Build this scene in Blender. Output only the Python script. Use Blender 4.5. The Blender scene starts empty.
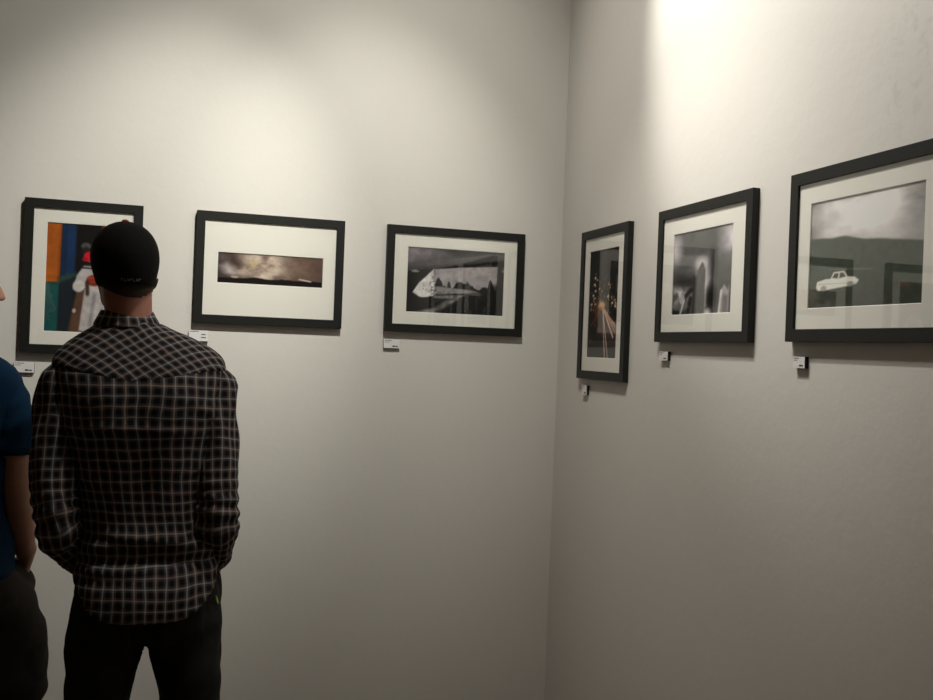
import bpy, bmesh, math, random
import numpy as np
from mathutils import Vector, Matrix

random.seed(4)
SC = bpy.context.scene
COL = SC.collection
PI = math.pi

# ------------------------------------------------------------------ materials
def srgb(r, g, b):
    def f(c):
        c = c / 255.0
        return c / 12.92 if c <= 0.04045 else ((c + 0.055) / 1.055) ** 2.4
    return (f(r), f(g), f(b), 1.0)

def new_mat(name):
    m = bpy.data.materials.new(name)
    m.use_nodes = True
    nt = m.node_tree
    nt.nodes.clear()
    out = nt.nodes.new('ShaderNodeOutputMaterial')
    return m, nt, out

def principled(name, color, rough=0.6, noise=0.0, noise_scale=40.0, bump=0.0, bump_scale=60.0, spec=0.5, sheen=0.0, metallic=0.0):
    m, nt, out = new_mat(name)
    b = nt.nodes.new('ShaderNodeBsdfPrincipled')
    b.inputs['Base Color'].default_value = color
    b.inputs['Roughness'].default_value = rough
    b.inputs['Specular IOR Level'].default_value = spec
    b.inputs['Metallic'].default_value = metallic
    b.inputs['Sheen Weight'].default_value = sheen
    tc = nt.nodes.new('ShaderNodeTexCoord')
    if noise > 0:
        n = nt.nodes.new('ShaderNodeTexNoise')
        n.inputs['Scale'].default_value = noise_scale
        n.inputs['Detail'].default_value = 4
        nt.links.new(tc.outputs['Object'], n.inputs['Vector'])
        mx = nt.nodes.new('ShaderNodeMix'); mx.data_type = 'RGBA'; mx.blend_type = 'MIX'
        mx.inputs[6].default_value = tuple(c * (1 - noise) for c in color[:3]) + (1,)
        mx.inputs[7].default_value = tuple(min(1, c * (1 + noise)) for c in color[:3]) + (1,)
        nt.links.new(n.outputs['Fac'], mx.inputs[0])
        nt.links.new(mx.outputs[2], b.inputs['Base Color'])
    if bump > 0:
        n2 = nt.nodes.new('ShaderNodeTexNoise')
        n2.inputs['Scale'].default_value = bump_scale
        n2.inputs['Detail'].default_value = 5
        nt.links.new(tc.outputs['Object'], n2.inputs['Vector'])
        bp = nt.nodes.new('ShaderNodeBump')
        bp.inputs['Strength'].default_value = bump
        bp.inputs['Distance'].default_value = 0.004
        nt.links.new(n2.outputs['Fac'], bp.inputs['Height'])
        nt.links.new(bp.outputs['Normal'], b.inputs['Normal'])
    nt.links.new(b.outputs[0], out.inputs[0])
    return m

def plaster(name, color, scuffs=None):
    """painted plaster: broad mottling, fine trowel bumps; scuffs = centre of a patch of grey hand marks"""
    m, nt, out = new_mat(name)
    N = nt.nodes.new; L = nt.links.new
    b = N('ShaderNodeBsdfPrincipled')
    b.inputs['Roughness'].default_value = 0.75
    b.inputs['Specular IOR Level'].default_value = 0.25
    tc = N('ShaderNodeTexCoord')
    n1 = N('ShaderNodeTexNoise'); n1.inputs['Scale'].default_value = 2.2; n1.inputs['Detail'].default_value = 3
    L(tc.outputs['Object'], n1.inputs['Vector'])
    mx = N('ShaderNodeMix'); mx.data_type = 'RGBA'
    mx.inputs[6].default_value = tuple(c * 0.965 for c in color[:3]) + (1,)
    mx.inputs[7].default_value = tuple(min(1, c * 1.03) for c in color[:3]) + (1,)
    L(n1.outputs['Fac'], mx.inputs[0])
    colsock = mx.outputs[2]
    if scuffs:
        mp = N('ShaderNodeVectorMath'); mp.operation = 'SUBTRACT'
        mp.inputs[1].default_value = scuffs
        L(tc.outputs['Object'], mp.inputs[0])
        sc = N('ShaderNodeVectorMath'); sc.operation = 'MULTIPLY'
        sc.inputs[1].default_value = (0.0, 1 / 0.14, 1 / 0.24)
        L(mp.outputs[0], sc.inputs[0])
        ln = N('ShaderNodeVectorMath'); ln.operation = 'LENGTH'
        L(sc.outputs[0], ln.inputs[0])
        near = N('ShaderNodeMapRange'); near.inputs[1].default_value = 0.3; near.inputs[2].default_value = 1.0
        near.inputs[3].default_value = 1.0; near.inputs[4].default_value = 0.0
        L(ln.outputs['Value'], near.inputs[0])
        ns = N('ShaderNodeTexNoise'); ns.inputs['Scale'].default_value = 26; ns.inputs['Detail'].default_value = 6; ns.inputs['Distortion'].default_value = 1.2
        L(tc.outputs['Object'], ns.inputs['Vector'])
        th = N('ShaderNodeMapRange'); th.inputs[1].default_value = 0.53; th.inputs[2].default_value = 0.68
        L(ns.outputs['Fac'], th.inputs[0])
        mu = N('ShaderNodeMath'); mu.operation = 'MULTIPLY'
        L(near.outputs[0], mu.inputs[0]); L(th.outputs[0], mu.inputs[1])
        mu2 = N('ShaderNodeMath'); mu2.operation = 'MULTIPLY'; mu2.inputs[1].default_value = 0.2
        L(mu.outputs[0], mu2.inputs[0])
        m2 = N('ShaderNodeMix'); m2.data_type = 'RGBA'
        L(mu2.outputs[0], m2.inputs[0]); L(mx.outputs[2], m2.inputs[6])
        m2.inputs[7].default_value = tuple(c * 0.5 for c in color[:3]) + (1,)
        colsock = m2.outputs[2]
    L(colsock, b.inputs['Base Color'])
    n2 = N('ShaderNodeTexNoise'); n2.inputs['Scale'].default_value = 24; n2.inputs['Detail'].default_value = 8; n2.inputs['Roughness'].default_value = 0.62
    L(tc.outputs['Object'], n2.inputs['Vector'])
    bp = N('ShaderNodeBump'); bp.inputs['Strength'].default_value = 0.15; bp.inputs['Distance'].default_value = 0.006
    L(n2.outputs['Fac'], bp.inputs['Height'])
    L(bp.outputs['Normal'], b.inputs['Normal'])
    L(b.outputs[0], out.inputs[0])
    return m

def plaid(name):
    """woven check: warp and weft thread colours averaged, from the garment's UV in metres"""
    m, nt, out = new_mat(name)
    N = nt.nodes.new; L = nt.links.new
    b = N('ShaderNodeBsdfPrincipled')
    b.inputs['Roughness'].default_value = 0.85
    b.inputs['Specular IOR Level'].default_value = 0.15
    uv = N('ShaderNodeUVMap'); uv.uv_map = 'cloth'
    tcw = N('ShaderNodeTexCoord')
    nw = N('ShaderNodeTexNoise'); nw.inputs['Scale'].default_value = 8; nw.inputs['Detail'].default_value = 2
    L(tcw.outputs['Object'], nw.inputs['Vector'])
    ctr = N('ShaderNodeVectorMath'); ctr.operation = 'SUBTRACT'; ctr.inputs[1].default_value = (.5, .5, .5)
    L(nw.outputs['Color'], ctr.inputs[0])
    wob = N('ShaderNodeVectorMath'); wob.operation = 'SCALE'; wob.inputs['Scale'].default_value = 0.022      # the cloth hangs a little crooked
    L(ctr.outputs[0], wob.inputs[0])
    add = N('ShaderNodeVectorMath'); add.operation = 'ADD'
    L(uv.outputs[0], add.inputs[0]); L(wob.outputs[0], add.inputs[1])
    sp = N('ShaderNodeSeparateXYZ'); L(add.outputs[0], sp.inputs[0])
    def threads(sock, period):
        dv = N('ShaderNodeMath'); dv.operation = 'DIVIDE'; dv.inputs[1].default_value = period * 2
        L(sock, dv.inputs[0])
        fr = N('ShaderNodeMath'); fr.operation = 'FRACT'; L(dv.outputs[0], fr.inputs[0])
        r = N('ShaderNodeValToRGB')
        dark = (0.007, 0.007, 0.010, 1); band = (0.085, 0.075, 0.082, 1); band2 = (0.115, 0.085, 0.078, 1)
        white = (0.47, 0.45, 0.43, 1); pink = (0.46, 0.38, 0.35, 1)
        stops = [(0.0, dark), (0.10, dark), (0.14, band), (0.205, band), (0.235, white), (0.265, white), (0.295, band), (0.36, band), (0.40, dark),
                 (0.60, dark), (0.64, band2), (0.705, band2), (0.735, pink), (0.765, pink), (0.795, band2), (0.86, band2), (0.90, dark)]
        el = r.color_ramp.elements
        el[0].position = stops[0][0]; el[0].color = stops[0][1]
        el[1].position = stops[-1][0]; el[1].color = stops[-1][1]
        for p, c in stops[1:-1]:
            e = el.new(p); e.color = c
        L(fr.outputs[0], r.inputs[0])
        return r.outputs[0]
    a = threads(sp.outputs[0], 0.0226); c = threads(sp.outputs[1], 0.0246)
    mx = N('ShaderNodeMix'); mx.data_type = 'RGBA'; mx.inputs[0].default_value = 0.44
    L(a, mx.inputs[6]); L(c, mx.inputs[7])
    L(mx.outputs[2], b.inputs['Base Color'])
    tc = N('ShaderNodeTexCoord')
    n2 = N('ShaderNodeTexNoise'); n2.inputs['Scale'].default_value = 26; n2.inputs['Detail'].default_value = 3
    L(tc.outputs['Object'], n2.inputs['Vector'])
    bp = N('ShaderNodeBump'); bp.inputs['Strength'].default_value = 0.35; bp.inputs['Distance'].default_value = 0.008
    L(n2.outputs['Fac'], bp.inputs['Height']); L(bp.outputs['Normal'], b.inputs['Normal'])
    L(b.outputs[0], out.inputs[0])
    return m

def print_mat(name):
    m, nt, out = new_mat(name)
    b = nt.nodes.new('ShaderNodeBsdfPrincipled')
    a = nt.nodes.new('ShaderNodeVertexColor'); a.layer_name = 'ink'
    b.inputs['Roughness'].default_value = 0.5
    b.inputs['Specular IOR Level'].default_value = 0.2
    nt.links.new(a.outputs[0], b.inputs['Base Color'])
    nt.links.new(b.outputs[0], out.inputs[0])
    return m

def glass_mat():
    m, nt, out = new_mat('picture_glass')
    N = nt.nodes.new; L = nt.links.new
    tr = N('ShaderNodeBsdfTransparent'); tr.inputs[0].default_value = (0.99, 0.995, 0.985, 1)
    gl = N('ShaderNodeBsdfGlossy'); gl.inputs['Roughness'].default_value = 0.015
    lw = N('ShaderNodeLayerWeight'); lw.inputs[0].default_value = 0.5        # 1 - |cos|, then Schlick for both faces of the pane
    pw = N('ShaderNodeMath'); pw.operation = 'POWER'; pw.inputs[1].default_value = 5.0
    L(lw.outputs['Facing'], pw.inputs[0])
    k = N('ShaderNodeMath'); k.operation = 'MULTIPLY_ADD'; k.inputs[1].default_value = 0.90; k.inputs[2].default_value = 0.095; k.use_clamp = True
    L(pw.outputs[0], k.inputs[0])
    mx = N('ShaderNodeMixShader')
    L(k.outputs[0], mx.inputs[0]); L(tr.outputs[0], mx.inputs[1]); L(gl.outputs[0], mx.inputs[2])
    L(mx.outputs[0], out.inputs[0])
    m2, nt2, out2 = new_mat('picture_glass_back')
    t2 = nt2.nodes.new('ShaderNodeBsdfTransparent')
    nt2.links.new(t2.outputs[0], out2.inputs[0])
    return m, m2

M = {}
WALLC = (0.722, 0.700, 0.661, 1)
M['wall_left'] = plaster('cream_plaster', WALLC)
M['wall_right'] = plaster('cream_plaster_scuffed', WALLC, scuffs=(0.0, -1.78, 2.13))
M['floor'] = principled('brown_concrete', (0.15, 0.11, 0.08, 1), 0.6, 0.2, 6, 0.1, 30)
M['ceiling'] = principled('dark_ceiling_paint', (0.25, 0.24, 0.22, 1), 0.9, 0.05, 4)
M['frame'] = principled('black_painted_wood', (0.011, 0.0115, 0.010, 1), 0.5, 0.2, 60, 0.05, 90, spec=0.32)
M['mat'] = principled('ivory_mat_board', (0.90, 0.88, 0.825, 1), 0.9, 0.01, 120, spec=0.1)
M['backing'] = principled('brown_backing_board', (0.20, 0.14, 0.09, 1), 0.9, 0.1, 40)
M['print'] = print_mat('photo_print')
M['glass'], M['glass_back'] = glass_mat()
M['card'] = principled('white_card', (0.80, 0.79, 0.80, 1), 0.8, 0.02, 90)
M['foam'] = principled('black_foam_core', (0.02, 0.017, 0.015, 1), 0.8, 0.1, 90)
M['ink'] = principled('black_ink', (0.03, 0.028, 0.026, 1), 0.7)
M['grey_ink'] = principled('grey_ink', (0.30, 0.27, 0.27, 1), 0.7)
M['plaid'] = plaid('dark_plaid_cotton')
M['denim'] = principled('black_denim', (0.016, 0.016, 0.015, 1), 0.85, 0.35, 50, 0.4, 35, spec=0.2)
M['cap'] = principled('black_wool_cap', (0.0085, 0.0075, 0.007, 1), 0.9, 0.3, 120, 0.3, 160, spec=0.12)
M['red'] = principled('red_thread', (0.35, 0.02, 0.015, 1), 0.8)
M['thread'] = principled('pale_grey_thread', (0.22, 0.21, 0.22, 1), 0.8)
M['skin'] = principled('fair_skin', (0.42, 0.185, 0.13, 1), 0.55, 0.12, 30, 0.06, 200, spec=0.35)
M['skin_tan'] = principled('tanned_skin', (0.46, 0.25, 0.17, 1), 0.55, 0.12, 30, 0.06, 200, spec=0.35)
M['lip'] = principled('lip_skin', (0.42, 0.16, 0.13, 1), 0.5)
M['eye'] = principled('eye_white', (0.75, 0.73, 0.70, 1), 0.3)
M['iris'] = principled('brown_iris', (0.05, 0.03, 0.02, 1), 0.2)
M['hair'] = principled('short_dark_hair', (0.055, 0.038, 0.022, 1), 0.8, 0.4, 260, 0.6, 260, spec=0.2)
M['tee'] = principled('blue_jersey', (0.0045, 0.024, 0.058, 1), 0.9, 0.1, 60, 0.25, 20, spec=0.1)
M['shorts'] = principled('charcoal_canvas', (0.036, 0.031, 0.028, 1), 0.9, 0.25, 50, 0.4, 30, spec=0.1)
M['shoe'] = principled('dark_canvas', (0.02, 0.02, 0.02, 1), 0.8, 0.2, 60)
M['sole'] = principled('off_white_rubber', (0.55, 0.53, 0.48, 1), 0.7)
M['tag'] = principled('yellow_green_enamel', (0.45, 0.60, 0.10, 1), 0.3)
M['metal'] = principled('steel', (0.5, 0.5, 0.5, 1), 0.3, metallic=1.0)
M['button'] = principled('pearl_button', (0.5, 0.48, 0.45, 1), 0.3)

# ------------------------------------------------------------------ object helpers
def set_props(o, label=None, cat=None, group=None, kind=None):
    if label: o['label'] = label
    if cat: o['category'] = cat
    if group: o['group'] = group
    if kind: o['kind'] = kind
    return o

def empty(name, loc, rotz=0.0):
    o = bpy.data.objects.new(name, None)
    o.empty_display_size = 0.05
    o.location = loc; o.rotation_euler = (0, 0, rotz)
    COL.objects.link(o)
    return o

def link_mesh(name, verts, faces, mat, parent=None, smooth=False, origin=None, uvs=None):
    me = bpy.data.meshes.new(name)
    if origin is not None:
        ov = Vector(origin)
        verts = [Vector(v) - ov for v in verts]
    me.from_pydata([tuple(v) for v in verts], [], faces)
    for m in (mat if isinstance(mat, (list, tuple)) else [mat]):
        me.materials.append(m)
    if uvs is not None:
        ul = me.uv_layers.new(name='cloth')
        flat = [uvs[fi][ci] for fi in range(len(faces)) for ci in range(len(faces[fi]))]
        for i, c in enumerate(flat):
            ul.data[i].uv = c
    me.update()
    if smooth:
        for p in me.polygons: p.use_smooth = True
    o = bpy.data.objects.new(name, me)
    COL.objects.link(o)
    if parent is not None: o.parent = parent
    elif origin is not None: o.location = origin
    return o

def recalc(o):
    bm = bmesh.new(); bm.from_mesh(o.data)
    bmesh.ops.recalc_face_normals(bm, faces=bm.faces)
    bm.to_mesh(o.data); bm.free()
    return o

def box_data(x0, x1, y0, y1, z0, z1):
    v = [(x0, y0, z0), (x1, y0, z0), (x1, y1, z0), (x0, y1, z0), (x0, y0, z1), (x1, y0, z1), (x1, y1, z1), (x0, y1, z1)]
    f = [(3, 2, 1, 0), (4, 5, 6, 7), (0, 1, 5, 4), (1, 2, 6, 5), (2, 3, 7, 6), (3, 0, 4, 7)]
    return v, f

def boxes(name, lst, mat, parent=None, bevel=0.0):
    V, Fc = [], []
    for b in lst:
        v, f = box_data(*b); k = len(V)
        V += v; Fc += [tuple(i + k for i in q) for q in f]
    o = link_mesh(name, V, Fc, mat, parent)
    if bevel:
        md = o.modifiers.new('bevel', 'BEVEL'); md.width = bevel; md.segments = 2
    return o

# ------------------------------------------------------------------ setting
def struct(o):
    o['kind'] = 'structure'
    return o
struct(boxes('wall_left', [(-5.2, 0.16, 0.0, 0.16, 0.0, 3.75)], M['wall_left']))
struct(boxes('wall_right', [(0.0, 0.16, -5.6, 0.0, 0.0, 3.75)], M['wall_right']))
struct(boxes('floor', [(-5.2, 0.16, -5.6, 0.16, -0.12, 0.0)], M['floor']))
struct(boxes('ceiling', [(-5.2, 0.16, -5.6, 0.16, 3.75, 3.87)], M['ceiling']))

# ------------------------------------------------------------------ the photographs on the walls
class Canvas:
    def __init__(s, w, h, col):
        s.w, s.h = w, h
        s.a = np.zeros((h, w, 3)); s.a[:] = col
        s.u, s.v = np.meshgrid((np.arange(w) + .5) / w, (np.arange(h) + .5) / h)
    def blend(s, mask, col):
        mask = np.clip(mask, 0, 1)[..., None]
        col = np.asarray(col, float)
        s.a = s.a * (1 - mask) + mask * col
    def poly(s, pts, soft=0.006):
        """soft inside mask of a polygon"""
        u, v = s.u, s.v
        inside = np.zeros(u.shape, bool); dist = np.full(u.shape, 9.0)
        n = len(pts)
        for i in range(n):
            x0, y0 = pts[i]; x1, y1 = pts[(i + 1) % n]
            if y0 != y1:
                c = ((y0 > v) != (y1 > v)) & (u < (x1 - x0) * (v - y0) / (y1 - y0) + x0)
                inside ^= c
            L2 = (x1 - x0) ** 2 + (y1 - y0) ** 2 + 1e-12
            t = np.clip(((u - x0) * (x1 - x0) + (v - y0) * (y1 - y0)) / L2, 0, 1)
            dist = np.minimum(dist, np.hypot(u - x0 - t * (x1 - x0), v - y0 - t * (y1 - y0)))
        sd = np.where(inside, dist, -dist)
        return np.clip(sd / soft * .5 + .5, 0, 1)
    def ell(s, cx, cy, rx, ry, soft=0.15):
        d = np.hypot((s.u - cx) / rx, (s.v - cy) / ry)
        return np.clip((1 - d) / soft + .5, 0, 1)
    def line(s, x0, y0, x1, y1, wd, asp=1.0):
        L2 = (x1 - x0) ** 2 + (y1 - y0) ** 2
        t = np.clip(((s.u - x0) * (x1 - x0) + (s.v - y0) * (y1 - y0)) / L2, 0, 1)
        d = np.hypot(s.u - x0 - t * (x1 - x0), (s.v - y0 - t * (y1 - y0)) * asp)
        return np.clip(1.5 - d / wd, 0, 1)

def noise2(w, h, cells, seed, octaves=4):
    rs = np.random.RandomState(seed); out = np.zeros((h, w)); amp = 1; tot = 0
    cx, cy = cells
    for o in range(octaves):
        nx, ny = max(2, int(cx * 2 ** o)), max(2, int(cy * 2 ** o))
        g = rs.rand(ny + 2, nx + 2)
        X = np.linspace(0, nx, w); Y = np.linspace(0, ny, h)
        xi = X.astype(int); yi = Y.astype(int); fx = X - xi; fy = Y - yi
        fx = fx * fx * (3 - 2 * fx); fy = fy * fy * (3 - 2 * fy)
        a = g[np.ix_(yi, xi)]; b = g[np.ix_(yi, xi + 1)]; c = g[np.ix_(yi + 1, xi)]; d = g[np.ix_(yi + 1, xi + 1)]
        r = (a * (1 - fx) + b * fx) * (1 - fy)[:, None] + (c * (1 - fx) + d * fx) * fy[:, None]
        out += amp * r; tot += amp; amp *= .55
    return out / tot

def G(x):
    return (x, x, x)

def photo_man():            # colourful wall, person in white with a red cap
    c = Canvas(120, 190, (15, 14, 17))
    n = noise2(120, 190, (6, 9), 1, 4); n2 = noise2(120, 190, (20, 30), 2, 3)
    c.blend(c.poly([(0, .45), (.205, .45), (.215, 1), (0, 1)], .012), (172, 90, 30))
    c.blend(c.poly([(.17, .45), (.205, .45), (.215, 1), (.19, 1)], .02) * .6, (120, 58, 26))
    c.blend(c.poly([(0, 0), (.2, 0), (.205, .45), (0, .45)], .015), (22, 82, 82))
    c.blend(c.poly([(.215, .42), (.40, .52), (.41, 1), (.225, 1)], .02), (22, 52, 92))
    c.blend(c.poly([(.24, .5), (.28, .5), (.285, 1), (.25, 1)], .02) * .6, (12, 28, 52))
    c.blend(c.poly([(.2, 0), (.36, 0), (.42, .52), (.205, .48)], .03), (26, 36, 46))
    c.blend(c.poly([(.18, .50), (.42, .55), (.42, .52), (.18, .45)], .02) * .8, (52, 84, 58))
    c.blend(c.poly([(.33, 0), (.50, 0), (.56, .40), (.43, .38)], .02), (96, 68, 56))
    c.blend(c.ell(.41, .205, .025, .02, .6), (200, 184, 170))
    c.blend(c.poly([(.74, .945), (1, .93), (1, 1), (.76, 1)], .02), (196, 84, 30))
    c.blend(c.ell(.54, .795, .065, .032, .5), (78, 84, 82))
    c.blend(c.ell(.54, .74, .05, .05, .5), (38, 30, 30))
    c.blend(c.poly([(.48, .03), (.60, .0), (.84, .0), (.90, .34), (.80, .56), (.66, .615), (.52, .615), (.43, .53), (.385, .40), (.43, .385), (.54, .41)], .012), (188, 182, 184))
    c.blend(c.poly([(.60, .08), (.64, .06), (.70, .36), (.66, .38)], .02) * .7, (128, 122, 128))
    c.blend(c.poly([(.74, .04), (.77, .04), (.80, .30), (.77, .30)], .02) * .6, (136, 130, 134))
    c.blend(c.ell(.46, .43, .08, .055, .3), (206, 200, 198))
    c.blend(c.poly([(.49, .605), (.66, .60), (.66, .588), (.50, .59)], .006), (30, 28, 30))
    c.blend(c.ell(.60, .70, .085, .05, .2), (204, 26, 46))
    c.blend(c.ell(.53, .675, .035, .02, .4), (150, 24, 34))
    c.blend(c.ell(.66, .485, .10, .05, .3), (112, 42, 32))
    c.blend(c.line(.58, .505, .74, .515, .012), (178, 62, 40)); c.blend(c.line(.60, .475, .76, .48, .012), (164, 52, 34))
    c.blend(c.line(.57, .46, .58, .37, .025), (66, 48, 36))
    c.blend(c.poly([(.9, 0), (1, 0), (1, .9), (.9, .6)], .05), (40, 46, 70))
    c.a *= (.80 + .25 * n + .16 * n2)[..., None]
    return c

def photo_storm():          # panorama, smoky cloud over a black ridge
    w, h = 210, 66
    c = Canvas(w, h, (98, 80, 72))
    n = noise2(w, h, (9, 4), 7, 5); n2 = noise2(w, h, (18, 7), 9, 4); n3 = noise2(w, h, (6, 3), 12, 5)
    c.blend(np.clip((c.u - .6) * 3, 0, 1) * .8, (96, 74, 66))
    cl = np.clip(1.35 - np.hypot((c.u - .43) / .25, (c.v - .60) / .62), 0, 1) * np.clip(n * 2.2 - .35, 0, 1)
    c.blend(np.clip(cl * 1.2, 0, 1), (204, 186, 172))
    c.blend(np.clip(n3 * 2.6 - 1.45, 0, 1) * np.clip(1.3 - np.abs(c.u - .4) / .3, 0, 1) * .5, (112, 92, 82))
    c.blend(np.clip(1.0 - np.hypot((c.u - .34) / .06, (c.v - .66) / .2), 0, 1) * n2 * .9, (168, 146, 84))
    c.blend(np.clip(1.1 - np.hypot((c.u - .77) / .14, (c.v - .55) / .4), 0, 1) * .6, (142, 116, 102))
    c.blend(np.clip(1.0 - np.hypot((c.u - .26) / .08, (c.v - .36) / .18), 0, 1) * .7, (196, 178, 164))
    c.blend(np.clip(1.2 - c.u / .17, 0, 1) * .85, (62, 52, 56))
    c.blend(c.poly([(.04, .55), (.10, .68), (.21, .36), (.15, .27), (.08, .34)], .05) * .9, (188, 178, 178))
    c.blend(c.poly([(.10, .72), (.13, 1), (.24, .62), (.21, .48), (.15, .60)], .04) * .85, (66, 52, 48))
    c.blend(c.poly([(.0, .78), (.02, .95), (.1, .8), (.06, .66)], .05) * .6, (110, 98, 104))
    ridge = .20 + .05 * np.exp(-((c.u - .36) / .08) ** 2) + .02 * np.exp(-((c.u - .55) / .06) ** 2) + .05 * (n2 - .5) + .03 * (c.u > .58) - .02 * c.u
    c.blend((ridge - c.v) / .03 + .5, (16, 13, 13))
    c.blend(c.poly([(.76, .25), (.88, .19), (.88, .23), (.77, .29)], .012), (200, 190, 180))
    c.blend(c.ell(.17, .235, .035, .035, .5), (170, 156, 140))
    c.a *= (.86 + .28 * n2)[..., None]
    return c

def photo_bridge():         # mono: graffitied slab seen through an opening under a bridge
    w, h = 170, 110
    c = Canvas(w, h, G(30))
    n = noise2(w, h, (8, 5), 21, 5); n2 = noise2(w, h, (22, 14), 22, 4)
    sky = np.clip(.35 + .65 * c.v - .5 * c.u, 0, 1)
    c.blend(c.poly([(0, .72), (0, 1), (1, 1), (.8, .95), (.35, .80)]), G(60))
    c.blend(c.poly([(0, .74), (.0, 1), (.62, 1), (.45, .90), (.1, .78)], .12) * (1.05 - .9 * np.clip(c.u / .7, 0, 1)), (158, 148, 158))
    c.blend(c.poly([(.3, 1), (.5, .90), (1, .99), (1, 1)], .05), G(24))
    c.blend(c.poly([(0, .62), (0, .735), (.55, .87), (.86, .955), (1, .97), (1, .86)], .012), (88, 84, 86))
    c.blend(c.poly([(.02, .66), (.3, .72), (.7, .80), (1, .87), (1, .80), (.55, .72)], .03) * .8, G(38))
    c.blend(c.poly([(.0, .0), (1, 0), (1, .86), (.6, .75), (0, .62)], .01) * .92, G(27))
    c.blend(c.poly([(.27, .345), (.74, .31), (.915, .36), (.92, .765), (.55, .72), (.28, .67)], .008), (166, 159, 163))
    tree = .405 + .10 * np.exp(-((c.u - .43) / .018) ** 4) + .11 * np.exp(-((c.u - .57) / .085) ** 4) + .11 * np.exp(-((c.u - .33) / .035) ** 4) + .13 * np.exp(-((c.u - .86) / .03) ** 4) + .12 * (noise2(w, h, (26, 1), 24, 3) - .5)
    c.blend(np.clip((tree - c.v) / .02 + .5, 0, 1) * c.poly([(.28, .3), (.92, .34), (.92, .76), (.28, .7)]), G(32))
    c.blend(c.poly([(.27, .30), (.75, .345), (.68, .385), (.28, .42)], .01) * .9, (150, 145, 146))
    c.blend(c.poly([(.07, .31), (.13, .46), (.20, .56), (.275, .68), (.28, .42), (.30, .28), (.22, .25), (.15, .24)], .008), (224, 221, 221))
    c.blend(c.poly([(.24, .27), (.6, .31), (.52, .24), (.3, .24)], .01) * .8, (150, 147, 148))
    graf = np.clip(.5 - np.abs(noise2(w, h, (15, 10), 27, 3) - .5) * 14, 0, 1) * 1.8 * c.poly([(.08, .28), (.2, .52), (.27, .6), (.31, .34), (.55, .33), (.5, .25), (.2, .24)], .02)
    c.blend(graf * .9, G(24))
    c.blend(c.poly([(.05, .0), (.30, .0), (.42, .12), (.52, .235), (.40, .225), (.30, .10)], .02) * np.clip(n * 1.8 - .2, 0, 1), (176, 168, 168))
    c.blend(c.poly([(.70, .30), (.9, .48), (1, .56), (1, 0), (.62, 0)], .03) * np.clip(.35 + n, 0, 1), G(26))
    c.blend(c.poly([(.96, .70), (1, .77), (1, .66), (.98, .68)], .01), G(140))
    c.blend(c.ell(.09, .625, .04, .018), G(130))
    c.a *= (.82 + .36 * n2)[..., None]
    return c

def photo_traffic():        # night street with light trails
    w, h = 90, 150
    c = Canvas(w, h, (24, 21, 21))
    n = noise2(w, h, (7, 12), 31, 4); n2 = noise2(w, h, (22, 36), 33, 2)
    c.blend(c.poly([(0, .62), (.25, .62), (.25, 1), (0, 1)], .02), (12, 11, 12))
    c.blend(c.poly([(.36, .5), (.62, .5), (.64, 1), (.38, 1)], .04) * .7, (52, 52, 52))
    c.blend(c.poly([(.62, .55), (1, .6), (1, .9), (.62, .9)], .03) * .9, (18, 16, 16))
    c.blend(np.clip(1 - np.hypot((c.u - .42) / .34, (c.v - .47) / .13), 0, 1) ** 1.3, (176, 108, 62))
    c.blend(c.poly([(.3, .22), (.45, .46), (.55, .46), (1, .26), (1, .18), (.4, .18)], .06) * .75, (104, 74, 60))
    c.blend(c.poly([(0, 0), (1, 0), (1, .16), (0, .26)], .05) * .7, (46, 42, 42))
    lamps = np.clip(n2 * 6 - 3.95, 0, 1) * c.poly([(.05, .42), (1, .42), (1, .62), (.3, .78), (.18, .78)], .05)
    c.blend(lamps, (224, 188, 150))
    for x, y in ((.22, .74), (.20, .68), (.24, .62), (.17, .58), (.66, .56), (.8, .50), (.12, .50), (.9, .47)):
        c.blend(c.ell(x, y, .03, .012, .6), (226, 196, 172))
    c.blend(c.ell(.46, .485, .10, .035, .7), (244, 196, 140))
    for x1 in (.62, .72, .86):
        c.blend(c.line(.50, .47, x1, .0 if x1 < .8 else .2, .012) * .95, (232, 206, 190))
    for x1 in (.92, 1.0, 1.08):
        c.blend(c.line(.52, .46, x1, .24, .010) * .8, (220, 170, 150))
    for x1 in (.12, .24):
        c.blend(c.line(.42, .46, x1, .30, .012) * .6, (180, 80, 40))
    c.a *= (.7 + .6 * n)[..., None]
    return c

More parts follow.
